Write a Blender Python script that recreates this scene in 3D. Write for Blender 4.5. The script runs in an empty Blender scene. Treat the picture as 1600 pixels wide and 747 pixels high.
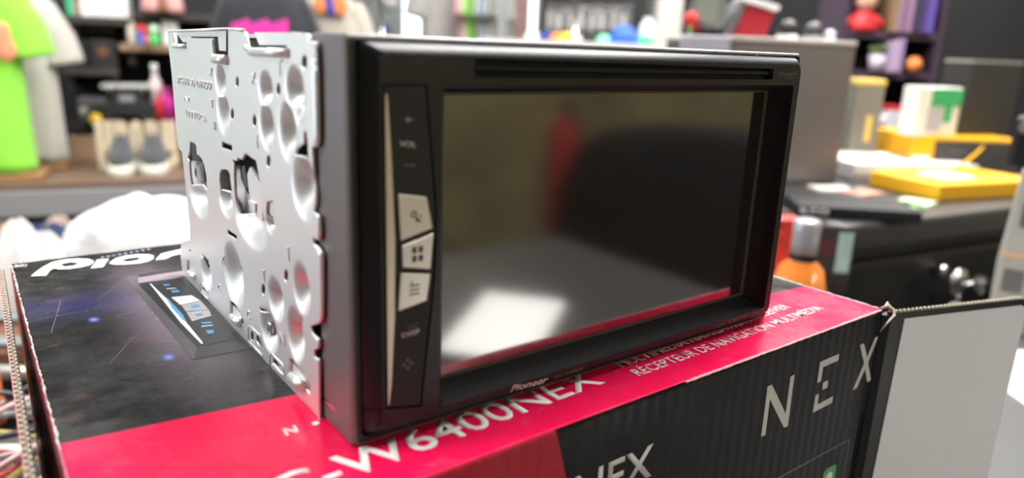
import bpy, bmesh, math, random
from mathutils import Vector, Matrix, Euler, geometry
random.seed(7)
PI = math.pi
D = bpy.data
SC = bpy.context.scene
COL = SC.collection

# ------------------------------------------------------------------ camera, world, lights, exposure
F_PX = 1127.72
BOXTOP = 1.2                       # height of the carton's lid above the floor
CAM = Vector((-0.071031, -0.148822, 0.0965646 + BOXTOP + 0.0027))
CAM_ROT = Euler((1.3117655, -0.0367276, -0.6436647), 'XYZ')
cd = D.cameras.new('camera'); cam = D.objects.new('camera', cd); COL.objects.link(cam)
cam.location = CAM; cam.rotation_euler = CAM_ROT
cd.sensor_width = 36.0; cd.lens = F_PX / 1600 * 36
cd.clip_start = 0.005; cd.clip_end = 100
cd.dof.use_dof = True; cd.dof.focus_distance = 0.25; cd.dof.aperture_fstop = 7.5
SC.camera = cam
SC.view_settings.view_transform = 'Standard'
SC.view_settings.look = 'None'
SC.view_settings.gamma = 1
SC.view_settings.use_curve_mapping = False
SC.view_settings.exposure = 0.0

wd = D.worlds.new('daylight'); SC.world = wd; wd.use_nodes = True
wd.node_tree.nodes['Background'].inputs[0].default_value = (0.86, 0.95, 1.0, 1)
wd.node_tree.nodes['Background'].inputs[1].default_value = 3.4

PANEL_EMIT = 38.0
# ceiling panels: (X across, Y ahead) in the shop frame
PANELS = [(-1.35, 0.1), (-1.35, 1.5), (0.1, 2.3), (1.0, 1.35), (0.55, 0.75), (1.3, 2.8), (2.4, 3.3), (0.4, 5.0), (3.8, -1.5), (3.8, -2.7)]  # the last two are added, to brighten the tan wall for its reflection

# ------------------------------------------------------------------ frames of reference
M3 = CAM_ROT.to_matrix()
fw = M3 @ Vector((0, 0, -1)); FWD = Vector((fw.x, fw.y, 0)).normalized()
RGT = Vector((FWD.y, -FWD.x, 0))
YAW = math.atan2(RGT.y, RGT.x)
def ray(u, v):
    return M3 @ Vector(((u - 800) / F_PX, (373.5 - v) / F_PX, -1.0))
def W(X, Y, Z):                    # shop frame (right, ahead, height) -> world
    return Vector((CAM.x, CAM.y, 0)) + RGT * X + FWD * Y + Vector((0, 0, Z))
def at(u, v, Y):                   # pixel at a distance ahead -> (X, Y, Z) in the shop frame
    d = ray(u, v); q = d * (Y / d.dot(FWD))
    return (q.dot(RGT), Y, q.z + CAM.z)
def atz(u, v, Z):
    d = ray(u, v); q = d * ((Z - CAM.z) / d.z)
    return (q.dot(RGT), q.dot(FWD), Z)
C_MM = Vector((CAM.x * 1000, CAM.y * 1000, 96.5646))
def pl(u, v, ax, val):             # pixel -> point (mm, receiver frame) on an axis plane
    d = ray(u, v); t = (val - C_MM[ax]) / d[ax]
    return C_MM + d * t
def top(u, v): p = pl(u, v, 2, -2.7); return (p.x, p.y)
def side(u, v, x=-3.88): p = pl(u, v, 0, x); return (p.y, p.z)
def bez(u, v, y=0.0): p = pl(u, v, 1, y); return (p.x, p.z)
def frn(u, v): p = pl(u, v, 1, -18.2); return (p.x, p.z)

# ------------------------------------------------------------------ materials
MATS = {}
def mat(name, col=(.5, .5, .5), rough=.5, metal=0, spec=.5, emit=0, emit_col=None, alpha=1, trans=0, ior=1.45,
        coat=0, bump=0, bscale=50, var=0, vscale=8, sheen=0):
    if name in MATS: return MATS[name]
    m = D.materials.new(name); m.use_nodes = True; MATS[name] = m
    nt = m.node_tree; b = nt.nodes['Principled BSDF']
    b.inputs['Base Color'].default_value = (*col, 1)
    b.inputs['Roughness'].default_value = rough
    b.inputs['Metallic'].default_value = metal
    b.inputs['Specular IOR Level'].default_value = spec
    b.inputs['IOR'].default_value = ior
    b.inputs['Coat Weight'].default_value = coat
    b.inputs['Coat Roughness'].default_value = .08
    b.inputs['Transmission Weight'].default_value = trans
    b.inputs['Alpha'].default_value = alpha
    b.inputs['Sheen Weight'].default_value = sheen
    if emit:
        b.inputs['Emission Color'].default_value = (*(emit_col or col), 1)
        b.inputs['Emission Strength'].default_value = emit
    tc = None
    if bump or var:
        tc = nt.nodes.new('ShaderNodeTexCoord')
    if var:
        n = nt.nodes.new('ShaderNodeTexNoise'); n.inputs['Scale'].default_value = vscale; n.inputs['Detail'].default_value = 4
        nt.links.new(tc.outputs['Object'], n.inputs['Vector'])
        mx = nt.nodes.new('ShaderNodeMix'); mx.data_type = 'RGBA'
        nt.links.new(n.outputs['Fac'], mx.inputs['Factor'])
        mx.inputs['A'].default_value = (*[max(0, c * (1 - var)) for c in col], 1)
        mx.inputs['B'].default_value = (*[min(1, c * (1 + var)) for c in col], 1)
        nt.links.new(mx.outputs['Result'], b.inputs['Base Color'])
    if bump:
        n = nt.nodes.new('ShaderNodeTexNoise'); n.inputs['Scale'].default_value = bscale; n.inputs['Detail'].default_value = 3
        nt.links.new(tc.outputs['Object'], n.inputs['Vector'])
        bp = nt.nodes.new('ShaderNodeBump'); bp.inputs['Strength'].default_value = bump
        bp.inputs['Distance'].default_value = .5 / bscale
        nt.links.new(n.outputs['Fac'], bp.inputs['Height']); nt.links.new(bp.outputs['Normal'], b.inputs['Normal'])
    return m

# ------------------------------------------------------------------ mesh helpers
class MB:
    def __init__(s, k=1.0): s.bm = bmesh.new(); s.k = k
    def v(s, p): return s.bm.verts.new((p[0] * s.k, p[1] * s.k, p[2] * s.k))
    def face(s, pts, mi=0):
        try: f = s.bm.faces.new([s.v(p) for p in pts]); f.material_index = mi; return f
        except ValueError: return None
    def hexa(s, a, b, mi=0):       # two quads (lists of 4), joined
        A = [s.v(p) for p in a]; B_ = [s.v(p) for p in b]
        fs = [A[::-1], B_] + [[A[i], A[(i + 1) % 4], B_[(i + 1) % 4], B_[i]] for i in range(4)]
        for q in fs:
            f = s.bm.faces.new(q); f.material_index = mi
    def box(s, x0, x1, y0, y1, z0, z1, mi=0):
        s.hexa([(x0, y0, z0), (x1, y0, z0), (x1, y1, z0), (x0, y1, z0)],
               [(x0, y0, z1), (x1, y0, z1), (x1, y1, z1), (x0, y1, z1)], mi)
        return s
    def loft(s, rings, caps=True, closed=True, mi=0, smooth=True):
        R = [[s.v(p) for p in r] for r in rings]; n = len(R[0])
        for a, b in zip(R, R[1:]):
            for i in range(n if closed else n - 1):
                j = (i + 1) % n
                try:
                    f = s.bm.faces.new((a[i], a[j], b[j], b[i])); f.smooth = smooth; f.material_index = mi
                except ValueError: pass
        if caps and closed:
            for r in (R[0][::-1], R[-1]):
                try: f = s.bm.faces.new(r); f.material_index = mi
                except ValueError: pass
        return s
    def cyl(s, p0, p1, r0, r1=None, n=20, mi=0, caps=True):
        return s.tube([p0, p1], [r0, r0 if r1 is None else r1], n, mi, caps)
    def tube(s, pts, rad, n=10, mi=0, caps=True):
        pts = [Vector(p) for p in pts]
        if not isinstance(rad, (list, tuple)): rad = [rad] * len(pts)
        rings = []; up = None
        for i, p in enumerate(pts):
            t = (pts[min(i + 1, len(pts) - 1)] - pts[max(i - 1, 0)]).normalized()
            if up is None: up = Vector((0, 0, 1)) if abs(t.z) < .9 else Vector((1, 0, 0))
            a = t.cross(up)
            if a.length < 1e-6: a = t.cross(Vector((0, 1, 0)))
            a.normalize(); b = a.cross(t).normalized(); up = b
            rings.append([p + (a * math.cos(2 * PI * k / n) + b * math.sin(2 * PI * k / n)) * rad[i] for k in range(n)])
        return s.loft(rings, caps, True, mi)
    def lathe(s, prof, c=(0, 0, 0), n=24, mi=0, sx=1, sy=1):
        rings = [[(c[0] + r * sx * math.cos(2 * PI * k / n), c[1] + r * sy * math.sin(2 * PI * k / n), c[2] + z) for k in range(n)] for r, z in prof]
        return s.loft(rings, True, True, mi)
    def ball(s, c, r, n=20, mi=0, rot=None):
        if not isinstance(r, (list, tuple)): r = (r, r, r)
        m = n // 2; rings = []
        for i in range(m + 1):
            a = PI * i / m; ra = max(math.sin(a), 1e-3)
            ring = [Vector((r[0] * ra * math.cos(2 * PI * k / n), r[1] * ra * math.sin(2 * PI * k / n), -r[2] * math.cos(a))) for k in range(n)]
            if rot: ring = [rot @ q for q in ring]
            rings.append([Vector(c) + q for q in ring])
        return s.loft(rings, True, True, mi)
    def prism(s, poly, fn, d0, d1, holes=(), mi=0):
        """poly/holes 2-D; fn(a, b, depth) -> 3-D point; a solid slab with the holes cut through"""
        pts = [Vector(p) for p in poly]; faces_c = [list(range(len(poly)))]
        loops = [list(poly)] + [list(h) for h in holes]
        allp = []; edges = []
        for lp in loops:
            st = len(allp); allp += [Vector(q[:2]) for q in lp]
            edges += [(st + i, st + (i + 1) % len(lp)) for i in range(len(lp))]
        vs, es, fs, _, _, _ = geometry.delaunay_2d_cdt(allp, edges, [], 0, 1e-7)
        def inside(p, lp):
            c = False; j = len(lp) - 1
            for i in range(len(lp)):
                if (lp[i][1] > p[1]) != (lp[j][1] > p[1]) and p[0] < (lp[j][0] - lp[i][0]) * (p[1] - lp[i][1]) / (lp[j][1] - lp[i][1]) + lp[i][0]: c = not c
                j = i
            return c
        A = [s.v(fn(q[0], q[1], d0)) for q in vs]; B_ = [s.v(fn(q[0], q[1], d1)) for q in vs]
        cnt = {}
        for f in fs:
            cen = sum((vs[i] for i in f), Vector((0, 0))) / len(f)
            if not inside(cen, loops[0]) or any(inside(cen, h) for h in loops[1:]): continue
            for a, b in zip(f, f[1:] + f[:1]): cnt[(a, b)] = 1
            g = s.bm.faces.new([A[i] for i in f]); g.material_index = mi
            g = s.bm.faces.new([B_[i] for i in reversed(f)]); g.material_index = mi
        for (a, b) in list(cnt):
            if (b, a) not in cnt:
                try:
                    g = s.bm.faces.new([A[a], B_[a], B_[b], A[b]]); g.material_index = mi
                except ValueError: pass
        return s
    def build(s, name, m=None, parent=None, loc=(0, 0, 0), rz=0, bevel=0, seg=2, sub=0, kind=None, smooth=False, rot=None, auto=False):
        bmesh.ops.recalc_face_normals(s.bm, faces=s.bm.faces)
        me = D.meshes.new(name); s.bm.to_mesh(me); s.bm.free()
        for mm in (m if isinstance(m, (list, tuple)) else [m]): me.materials.append(mm)
        if smooth:
            for p in me.polygons: p.use_smooth = True
        o = D.objects.new(name, me); COL.objects.link(o)
        o.location = loc; o.rotation_euler = rot if rot else (0, 0, rz)
        if parent: o.parent = parent
        if bevel:
            md = o.modifiers.new('bevel', 'BEVEL'); md.width = bevel; md.segments = seg; md.limit_method = 'ANGLE'; md.angle_limit = .7
        if sub:
            md = o.modifiers.new('sub', 'SUBSURF'); md.levels = sub; md.render_levels = sub
        if kind: o['kind'] = kind
        return o

def tag(o, label=None, cat=None, group=None, kind=None):
    if label: o['label'] = label
    if cat: o['category'] = cat
    if group: o['group'] = group
    if kind: o['kind'] = kind
    return o
def thing(name, label, cat, loc, rz=0, group=None):
    o = D.objects.new(name, None); COL.objects.link(o); o.location = loc; o.rotation_euler = (0, 0, rz)
    o.empty_display_size = .02
    return tag(o, label, cat, group)
def text(name, s, p00, p10, height, n, m, parent, ext=.00008, shear=0, bold=0, spacing=1.0):
    """flat lettering: baseline p00 -> p10 (parent frame, metres), cap height, facing n"""
    cu = D.curves.new(name, 'FONT'); cu.body = s; cu.extrude = 0; cu.offset = bold; cu.space_character = spacing; cu.resolution_u = 3
    cu.shear = shear
    o = D.objects.new(name, cu); COL.objects.link(o)
    bpy.context.view_layer.update()
    xs = [c[0] for c in o.bound_box]; ys = [c[1] for c in o.bound_box]
    w = max(xs) - min(xs); x0 = min(xs)
    cap = .73
    p00 = Vector(p00); p10 = Vector(p10); X = (p10 - p00); L = X.length; X.normalize()
    N = Vector(n).normalized(); Y = N.cross(X).normalized()
    k = L / w; ky = height / cap
    me = D.meshes.new_from_object(o)
    D.objects.remove(o); D.curves.remove(cu)
    for vt in me.vertices:
        a, b = (vt.co.x - x0) * k, vt.co.y * ky
        vt.co = p00 + X * a + Y * b
    me.materials.clear(); me.materials.append(m)
    o = D.objects.new(name, me); COL.objects.link(o)
    if parent: o.parent = parent
    md = o.modifiers.new('solid', 'SOLIDIFY'); md.thickness = ext; md.offset = 0
    return o

# ------------------------------------------------------------------ materials list
m_metal = mat('galvanised_steel', (.84, .83, .83), .42, .7, bump=.08, bscale=900)
m_metal2 = mat('plain_steel', (.62, .63, .66), .3, .9)
m_chrome = mat('chrome', (.85, .85, .86), .14, 1)
m_darkin = mat('chassis_shade_steel', (.10, .10, .105), .5, .6)  # darkened to put shade behind the punched holes
m_trim = mat('satin_lit_side', (.18, .165, .168), .38, .3, spec=.6, bump=.15, bscale=2500)
m_bezel = mat('bezel_plastic', (.007, .0078, .012), .34, 0, spec=.42, bump=.12, bscale=2500)
m_black = mat('gloss_black', (.004, .004, .006), .5, spec=.2)
m_panel = mat('button_panel_plastic', (.015, .015, .017), .55, spec=.35)
m_silver = mat('warm_silver', (.62, .57, .47), .32, .7)
m_button = mat('button_metal', (.66, .64, .60), .3, .75)
m_icon = mat('icon_dark', (.05, .05, .06), .5)
m_legend = mat('legend_grey', (.22, .21, .2), .5)
m_legend_d = mat('legend_dim', (.09, .085, .085), .5)
m_logo = mat('logo_silver', (.6, .58, .57), .35, .4)
m_glass = mat('display_glass', (.014, .012, .011), .085, 0, spec=.5, ior=2.3)
m_white_ink = mat('white_ink', (.86, .84, .85), .4)
m_grey_ink = mat('grey_ink', (.62, .60, .60), .4)

# ------------------------------------------------------------------ setting
ROOM_X0, ROOM_X1, ROOM_Y0, ROOM_Y1, CEIL = -4.2, 4.2, -5.0, 6.2, 2.9
m_floor = mat('floor_vinyl', (.10, .075, .055), .45, var=.3, vscale=3)
m_wall_d = mat('dark_wall_paint', (.020, .020, .023), .8)
m_wall_w = mat('pale_wall_paint', (.36, .36, .35), .8)
m_wall_t = mat('tan_wall_board', (.80, .46, .24), .7, var=.9, vscale=3.0)
m_ceil = mat('ceiling_tile', (.50, .50, .49), .9)
MB().box(ROOM_X0, ROOM_X1, ROOM_Y0, ROOM_Y1, -.1, 0).build('floor', m_floor, None, W(0, 0, 0), YAW, kind='structure')
MB().box(ROOM_X0, ROOM_X1, ROOM_Y0, ROOM_Y1, CEIL, CEIL + .1).build('ceiling', m_ceil, None, W(0, 0, 0), YAW, kind='structure')
wl = MB(); wl.box(ROOM_X0 - .1, ROOM_X0, ROOM_Y0, -.9, 0, CEIL); wl.box(ROOM_X0 - .1, ROOM_X0, 2.0, ROOM_Y1, 0, CEIL); wl.box(ROOM_X0 - .1, ROOM_X0, -.9, 2.0, 0, .5); wl.box(ROOM_X0 - .1, ROOM_X0, -.9, 2.0, 2.6, CEIL)
wl.build('wall_left', m_wall_w, None, W(0, 0, 0), YAW, kind='structure')
MB().box(ROOM_X1, ROOM_X1 + .1, ROOM_Y0, ROOM_Y1, 0, CEIL).build('wall_right', m_wall_t, None, W(0, 0, 0), YAW, kind='structure')
MB().box(ROOM_X0, ROOM_X1, ROOM_Y0 - .1, ROOM_Y0, 0, CEIL).build('wall_front', m_wall_t, None, W(0, 0, 0), YAW, kind='structure')
# back wall with three window openings
ox = [(at(622, 20, ROOM_Y1)[0], at(690, 20, ROOM_Y1)[0]), (at(787, 20, ROOM_Y1)[0], at(802, 20, ROOM_Y1)[0]), (at(824, 20, ROOM_Y1)[0], at(842, 20, ROOM_Y1)[0])]
wb = MB(); xs = [ROOM_X0] + [c for o_ in ox for c in o_] + [ROOM_X1]
for i in range(0, len(xs), 2): wb.box(xs[i], xs[i + 1], ROOM_Y1, ROOM_Y1 + .12, 0, CEIL)
for a, b in ox: wb.box(a, b, ROOM_Y1, ROOM_Y1 + .12, 0, .9); wb.box(a, b, ROOM_Y1, ROOM_Y1 + .12, 2.5, CEIL)
wb.build('wall_back', mat('grey_back_wall', (.20, .21, .20), .8), None, W(0, 0, 0), YAW, kind='structure')
m_pane = mat('window_glass', (1, 1, 1), .0, trans=1, ior=1.1)
m_frame = mat('window_frame_white', (.7, .72, .7), .5)
for i, (a, b) in enumerate(ox):
    wn = thing('window_%d' % (i + 1), None, None, W(0, 0, 0), YAW); wn['kind'] = 'structure'
    f = MB()
    for x0, x1, z0, z1 in ((a, a + .02, .9, 2.5), (b - .02, b, .9, 2.5), (a, b, .9, .93), (a, b, 2.47, 2.5)):
        f.box(x0, x1, ROOM_Y1 + .02, ROOM_Y1 + .08, z0, z1)
    f.build('window_frame', m_frame, wn)
    MB().box(a + .02, b - .02, ROOM_Y1 + .045, ROOM_Y1 + .05, .93, 2.47).build('pane', m_pane, wn)
wn = thing('window_4', None, None, W(0, 0, 0), YAW); wn['kind'] = 'structure'
f = MB(); f.box(ROOM_X0 - .06, ROOM_X0 - .02, -.9, 2.0, .5, .55); f.box(ROOM_X0 - .06, ROOM_X0 - .02, -.9, 2.0, 2.55, 2.6)
for y_ in (-.9, .5, 1.95): f.box(ROOM_X0 - .06, ROOM_X0 - .02, y_, y_ + .05, .55, 2.55)
f.build('window_frame', m_frame, wn)
# brick pier between the narrow windows
def tex_brick(name, c1, c2, mort, sc):
    m = mat(name, c1, .8); nt = m.node_tree; b = nt.nodes['Principled BSDF']
    tc = nt.nodes.new('ShaderNodeTexCoord'); mp = nt.nodes.new('ShaderNodeMapping'); mp.inputs['Rotation'].default_value = (PI / 2, 0, 0)
    br = nt.nodes.new('ShaderNodeTexBrick'); br.inputs['Color1'].default_value = (*c1, 1); br.inputs['Color2'].default_value = (*c2, 1)
    br.inputs['Mortar'].default_value = (*mort, 1); br.inputs['Scale'].default_value = sc
    nt.links.new(tc.outputs['Object'], mp.inputs['Vector']); nt.links.new(mp.outputs['Vector'], br.inputs['Vector'])
    nt.links.new(br.outputs['Color'], b.inputs['Base Color'])
    return m
a, b = ox[0][1], ox[1][0]
MB().box(ox[1][1] - .01, ox[2][0] + .01, ROOM_Y1 - .12, ROOM_Y1 - .001, 0, CEIL).build('trim_1', tex_brick('brick_pier', (.45, .25, .22), (.38, .2, .18), (.5, .45, .42), 6), None, W(0, 0, 0), YAW, kind='structure')
# white column right of the pegboard
c0, c1 = at(1027, 30, 3.3)[0], at(1066, 30, 3.3)[0]
MB().box(c0, c1, 3.3, 3.3 + (c1 - c0), 0, CEIL).build('trim_2', mat('column_paint', (.55, .52, .49), .7), None, W(0, 0, 0), YAW, bevel=.005, kind='structure')
# dark partition walls: behind the merchandise on the left, and on the right
lw = MB(); lw.box(0, 2.95, 0, .1, 0, CEIL)
LA = math.radians(24)
lw0 = W(-1.519 - .914 * 1.9 - .407 * .80, 2.089 - .407 * 1.9 + .914 * .80, 0)
lw.build('wall_display', m_wall_d, None, lw0, YAW + LA, kind='structure')
MB().box(at(1068, 10, 4.2)[0], ROOM_X1, 4.2, 4.3, 0, CEIL).build('wall_side', mat('right_wall_paint', (.014, .014, .016), .8, var=.3, vscale=3), None, W(0, 0, 0), YAW, kind='structure')

for i, (X, Y) in enumerate(PANELS):
    t = thing('ceiling_light', None, 'ceiling light', W(X, Y, CEIL - .03), YAW, 'square panel lights in the shop ceiling')
    t['label'] = 'bright square panel light in the shop ceiling'
    fr = MB()
    for q in ((-.32, -.3, -.32, .32), (.3, .32, -.32, .32), (-.3, .3, -.32, -.3), (-.3, .3, .3, .32)): fr.box(*q, 0, .029)
    fr.build('frame', m_frame, t)
    MB().box(-.298, .298, -.298, .298, .006, .028).build('diffuser', mat('lit_panel', (1, .98, .95), .5, emit=PANEL_EMIT), t)

# ------------------------------------------------------------------ counter
m_counter = mat('counter_laminate', (.11, .11, .11), .4, var=.08, vscale=12)
t = thing('shop_counter', 'pale grey shop counter that the black and red carton stands on', 'counter', (0, 0, 0))
ct = MB(); ct.box(-.62, .62, -.62, .42, .995, 1.03); ct.build('countertop', m_counter, t, bevel=.004)
MB().box(-.58, .58, -.58, .38, .0, .993).build('base_cabinet', mat('counter_base', (.08, .08, .085), .6), t)

# ------------------------------------------------------------------ carton
BX0, BX1, BY0, BY1 = -62.5, 225, -18, 223
BH = 170.0
def box_print():
    m = mat('carton_print', (.02, .02, .02), .3, spec=.24); nt = m.node_tree; b = nt.nodes['Principled BSDF']
    N = nt.nodes.new; L = nt.links.new
    tc = N('ShaderNodeTexCoord'); sp = N('ShaderNodeSeparateXYZ'); L(tc.outputs['Object'], sp.inputs[0])
    ge = N('ShaderNodeNewGeometry'); sn = N('ShaderNodeSeparateXYZ'); L(ge.outputs['Normal'], sn.inputs[0])
    def mth(op, a, b_=None, c=None):
        n = N('ShaderNodeMath'); n.operation = op
        for i, x in enumerate((a, b_, c)):
            if x is None: continue
            if isinstance(x, (int, float)): n.inputs[i].default_value = x
            else: L(x, n.inputs[i])
        return n.outputs[0]
    def mix(f, A, B_):
        n = N('ShaderNodeMix'); n.data_type = 'RGBA'
        if isinstance(f, (int, float)): n.inputs['Factor'].default_value = f
        else: L(f, n.inputs['Factor'])
        for k, x in (('A', A), ('B', B_)):
            if isinstance(x, tuple): n.inputs[k].default_value = (*x, 1)
            else: L(x, n.inputs[k])
        return n.outputs['Result']
    def blob(cx, cy, rx, ry, ang=0):
        ca, sa = math.cos(ang), math.sin(ang)
        dx = mth('SUBTRACT', sp.outputs[0], cx / 1000); dy = mth('SUBTRACT', sp.outputs[1], cy / 1000)
        a = mth('DIVIDE', mth('ADD', mth('MULTIPLY', dx, ca), mth('MULTIPLY', dy, sa)), rx / 1000)
        c = mth('DIVIDE', mth('SUBTRACT', mth('MULTIPLY', dy, ca), mth('MULTIPLY', dx, sa)), ry / 1000)
        d = mth('ADD', mth('MULTIPLY', a, a), mth('MULTIPLY', c, c))
        return mth('POWER', 2.718, mth('MULTIPLY', d, -1))
    black = (.013, .013, .014); red = (.80, .006, .075)
    def noise(sc, det=4, lo=.5, hi=.7, vec=None):
        n = N('ShaderNodeTexNoise'); n.inputs['Scale'].default_value = sc; n.inputs['Detail'].default_value = det; n.inputs['Roughness'].default_value = .68
        L(vec or tc.outputs['Object'], n.inputs['Vector'])
        mr = N('ShaderNodeMapRange'); mr.inputs['From Min'].default_value = lo; mr.inputs['From Max'].default_value = hi
        L(n.outputs['Fac'], mr.inputs['Value']); return mr.outputs[0]
    # printed lid artwork: violet beam of light and lilac halo round the pictured receiver
    colr = mix(mth('MULTIPLY', blob(-40, 150, 34, 13, -.15), .55), black, (.045, .042, .17))
    colr = mix(mth('MULTIPLY', blob(-19, 126, 13, 52, -.03), .8), colr, (.36, .29, .36))
    for cx, cy, r in ((-42.5, 132, 1.2), (-28, 85, 1.3)):
        colr = mix(mth('MULTIPLY', blob(cx, cy, r, r * 1.6), 1), colr, (.22, .35, .9))
    # scuffs and rubbed patches of the lid
    scv = N('ShaderNodeMapping'); scv.inputs['Rotation'].default_value = (0, 0, .9); scv.inputs['Scale'].default_value = (1, 1.5, 1); L(tc.outputs['Object'], scv.inputs['Vector'])
    scuff = mth('MULTIPLY', mth('MULTIPLY', noise(70, 10, .42, .75, scv.outputs[0]), noise(14, 2, .35, .6)), .4)
    colr = mix(scuff, colr, (.17, .165, .16))
    lim = mth('MULTIPLY_ADD', sp.outputs[0], -.0964, .0386)
    isred = mth('LESS_THAN', sp.outputs[1], lim)
    topc = mix(isred, colr, red)
    rub = mth('MULTIPLY', noise(60, 6, .58, .85, scv.outputs[0]), .25)
    topc = mix(rub, topc, (.7, .25, .3))
    # front panel: red block at the left end, black beyond
    fr_red = mth('LESS_THAN', mth('MULTIPLY_ADD', sp.outputs[2], .3, sp.outputs[0]), .0465)
    frc = mix(fr_red, (.006, .006, .007), (.45, .02, .045))
    # left end: red with pale rubbed streaks
    stv = N('ShaderNodeMapping'); stv.inputs['Scale'].default_value = (1, 60, 4); stv.inputs['Rotation'].default_value = (.35, 0, 0); L(tc.outputs['Object'], stv.inputs['Vector'])
    lfc = mix(mth('MULTIPLY', noise(2.5, 5, .40, .75, stv.outputs[0]), .7), (.50, .03, .07), (.78, .60, .60))
    isfront = mth('LESS_THAN', sn.outputs[1], -.6); isleft = mth('LESS_THAN', sn.outputs[0], -.6)
    c = mix(isfront, topc, frc); c = mix(isleft, c, lfc)
    L(c, b.inputs['Base Color'])
    rg = mth('MULTIPLY_ADD', noise(40, 6, .4, .7), .18, .2)
    L(rg, b.inputs['Roughness'])
    # corrugated flutes show through the front liner
    wv = N('ShaderNodeTexWave'); wv.wave_type = 'BANDS'; wv.bands_direction = 'X'; wv.inputs['Scale'].default_value = 55; wv.inputs['Distortion'].default_value = .6
    L(tc.outputs['Object'], wv.inputs['Vector'])
    hh = mth('MULTIPLY', wv.outputs['Fac'], isfront)
    n2 = N('ShaderNodeTexNoise'); n2.inputs['Scale'].default_value = 150; L(tc.outputs['Object'], n2.inputs['Vector'])
    hh = mth('ADD', hh, mth('MULTIPLY', n2.outputs['Fac'], .55))
    bp = N('ShaderNodeBump'); bp.inputs['Strength'].default_value = .2; bp.inputs['Distance'].default_value = .0005
    L(hh, bp.inputs['Height']); L(bp.outputs['Normal'], b.inputs['Normal'])
    return m
m_print = box_print()
m_cream = mat('corrugated_edge_paper', (.66, .58, .48), .85)
carton = thing('carton', 'black and red product carton under the receiver, end flaps open', 'box', (0, 0, BOXTOP))
cb = MB(.001); cb.box(BX0, BX1, BY0, BY1, -BH, 0)
cb.build('carton_body', m_print, carton, bevel=.0012, seg=3)
def P(x, y, z=0.0): return (x / 1000, y / 1000, z / 1000)
# worn white crease along the lid's left and front edges
m_crease = mat('rubbed_paper', (.62, .60, .58), .9, bump=.6, bscale=900)
cr = MB(.001); random.seed(3)
y = BY0 + 60
pts = []
while y < BY1 - 2: pts.append((BX0 + .5 + random.uniform(-.25, .25), y, -.35 + random.uniform(-.1, .1))); y += 1.6
cr.tube(pts, [random.uniform(.12, .45) for _ in pts], 6)
cr.build('worn_edge', m_crease, carton)
cr = MB(.001); x = 100; pts = []
while x < BX1 - 1: pts.append((x, BY0 + .35, -.30 + random.uniform(-.08, .08))); x += 1.3
cr.tube(pts, [random.uniform(.25, .5) for _ in pts], 6)
cr.build('worn_edge', mat('rubbed_red_paper', (.72, .42, .44), .8), carton)
cr = MB(.001); y = BY0 + 2; pts = []
while y < BY1 - 1: pts.append((BX1 - .4, y, -.3 + random.uniform(-.1, .1))); y += 1.5
cr.tube(pts, [random.uniform(.3, .6) for _ in pts], 6)
cr.build('worn_edge', m_crease, carton)
# back-left crushed corner fibres
cr = MB(.001)
for k in range(26):
    a = random.uniform(0, 2 * PI); r = random.uniform(1, 5)
    p0 = Vector((BX0 + 1 + random.uniform(-1, 4), BY1 - 1 + random.uniform(-8, 1), random.uniform(-.4, .2)))
    cr.tube([p0, p0 + Vector((math.cos(a) * r * .5, math.sin(a) * r, .3))], [.35, .15], 5)
cr.build('crushed_corner', m_crease, carton)
# open right end flap (inside liner pale)
def corrugated(mbuild, p0, p1, thick, z0, zt, nteeth, mname, parent, name='flute_edge'):
    """wavy paper ribbon between two liners along the top edge p0->p1"""
    p0 = Vector((*p0, 0)); p1 = Vector((*p1, 0)); dr = (p1 - p0).normalized(); nr = Vector((dr.y, -dr.x, 0)); L_ = (p1 - p0).length
    rings = []
    n = nteeth * 8
    for i in range(n + 1):
        s_ = L_ * i / n; o_ = math.sin(2 * PI * i / 8) * thick * .42
        q = p0 + dr * s_ + nr * o_
        zz = zt if not callable(zt) else zt(i / n)
        rings.append([q + nr * .18 + Vector((0, 0, z0)), q - nr * .18 + Vector((0, 0, z0)), q - nr * .18 + Vector((0, 0, zz)), q + nr * .18 + Vector((0, 0, zz))])
    m_ = MB(.001); m_.loft(rings, smooth=False); m_.build(name, m_cream, parent)
flap = thing('flap', None, None, (0, 0, 0)); flap.parent = carton
FA = math.atan2(-43 + 19, 302 - 226); fd = Vector((math.cos(FA), math.sin(FA), 0)); fn_ = Vector((fd.y, -fd.x, 0))   # faces the camera
FO = Vector((226.0, -21.0, 0)); FL = 80.0
def flap_pt(a, z, d): q = FO + fd * a + fn_ * d; return (q.x, q.y, z)
outl = [(0, -BH), (0, -1), (FL - 4, -1), (FL - 1.2, -2), (FL, -5), (FL, -BH)]
MB(.001).prism(outl, lambda a, b_, d: flap_pt(a, b_, d), -2.4, -.0).build('flap_board', mat('flap_black', (.012, .012, .014), .35), flap)
outw = [(4, -BH), (7.2, -4.0), (FL - 4, -4.0), (FL - 1.4, -5.2), (FL - .3, -8.5), (FL - .3, -BH)]
MB(.001).prism(outw, lambda a, b_, d: flap_pt(a, b_, d), 0, .35).build('flap_liner', mat('flap_white_liner', (.88, .89, .99), .42, bump=.15, bscale=120), flap)
q0 = flap_pt(0, 0, -1.2); q1 = flap_pt(FL - 3, 0, -1.2)
corrugated(None, q0[:2], q1[:2], 2.0, -2.5, -.4, 34, None, flap)
q0 = FO + fd * FL
cr = MB(.001)
for k in range(60):
    z = -6 - k * 2.7
    qq = flap_pt(FL, z, -1.2); cr.ball(qq, (.5, .9, .9), 6)
cr.build('flute_edge', m_cream, flap)
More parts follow.
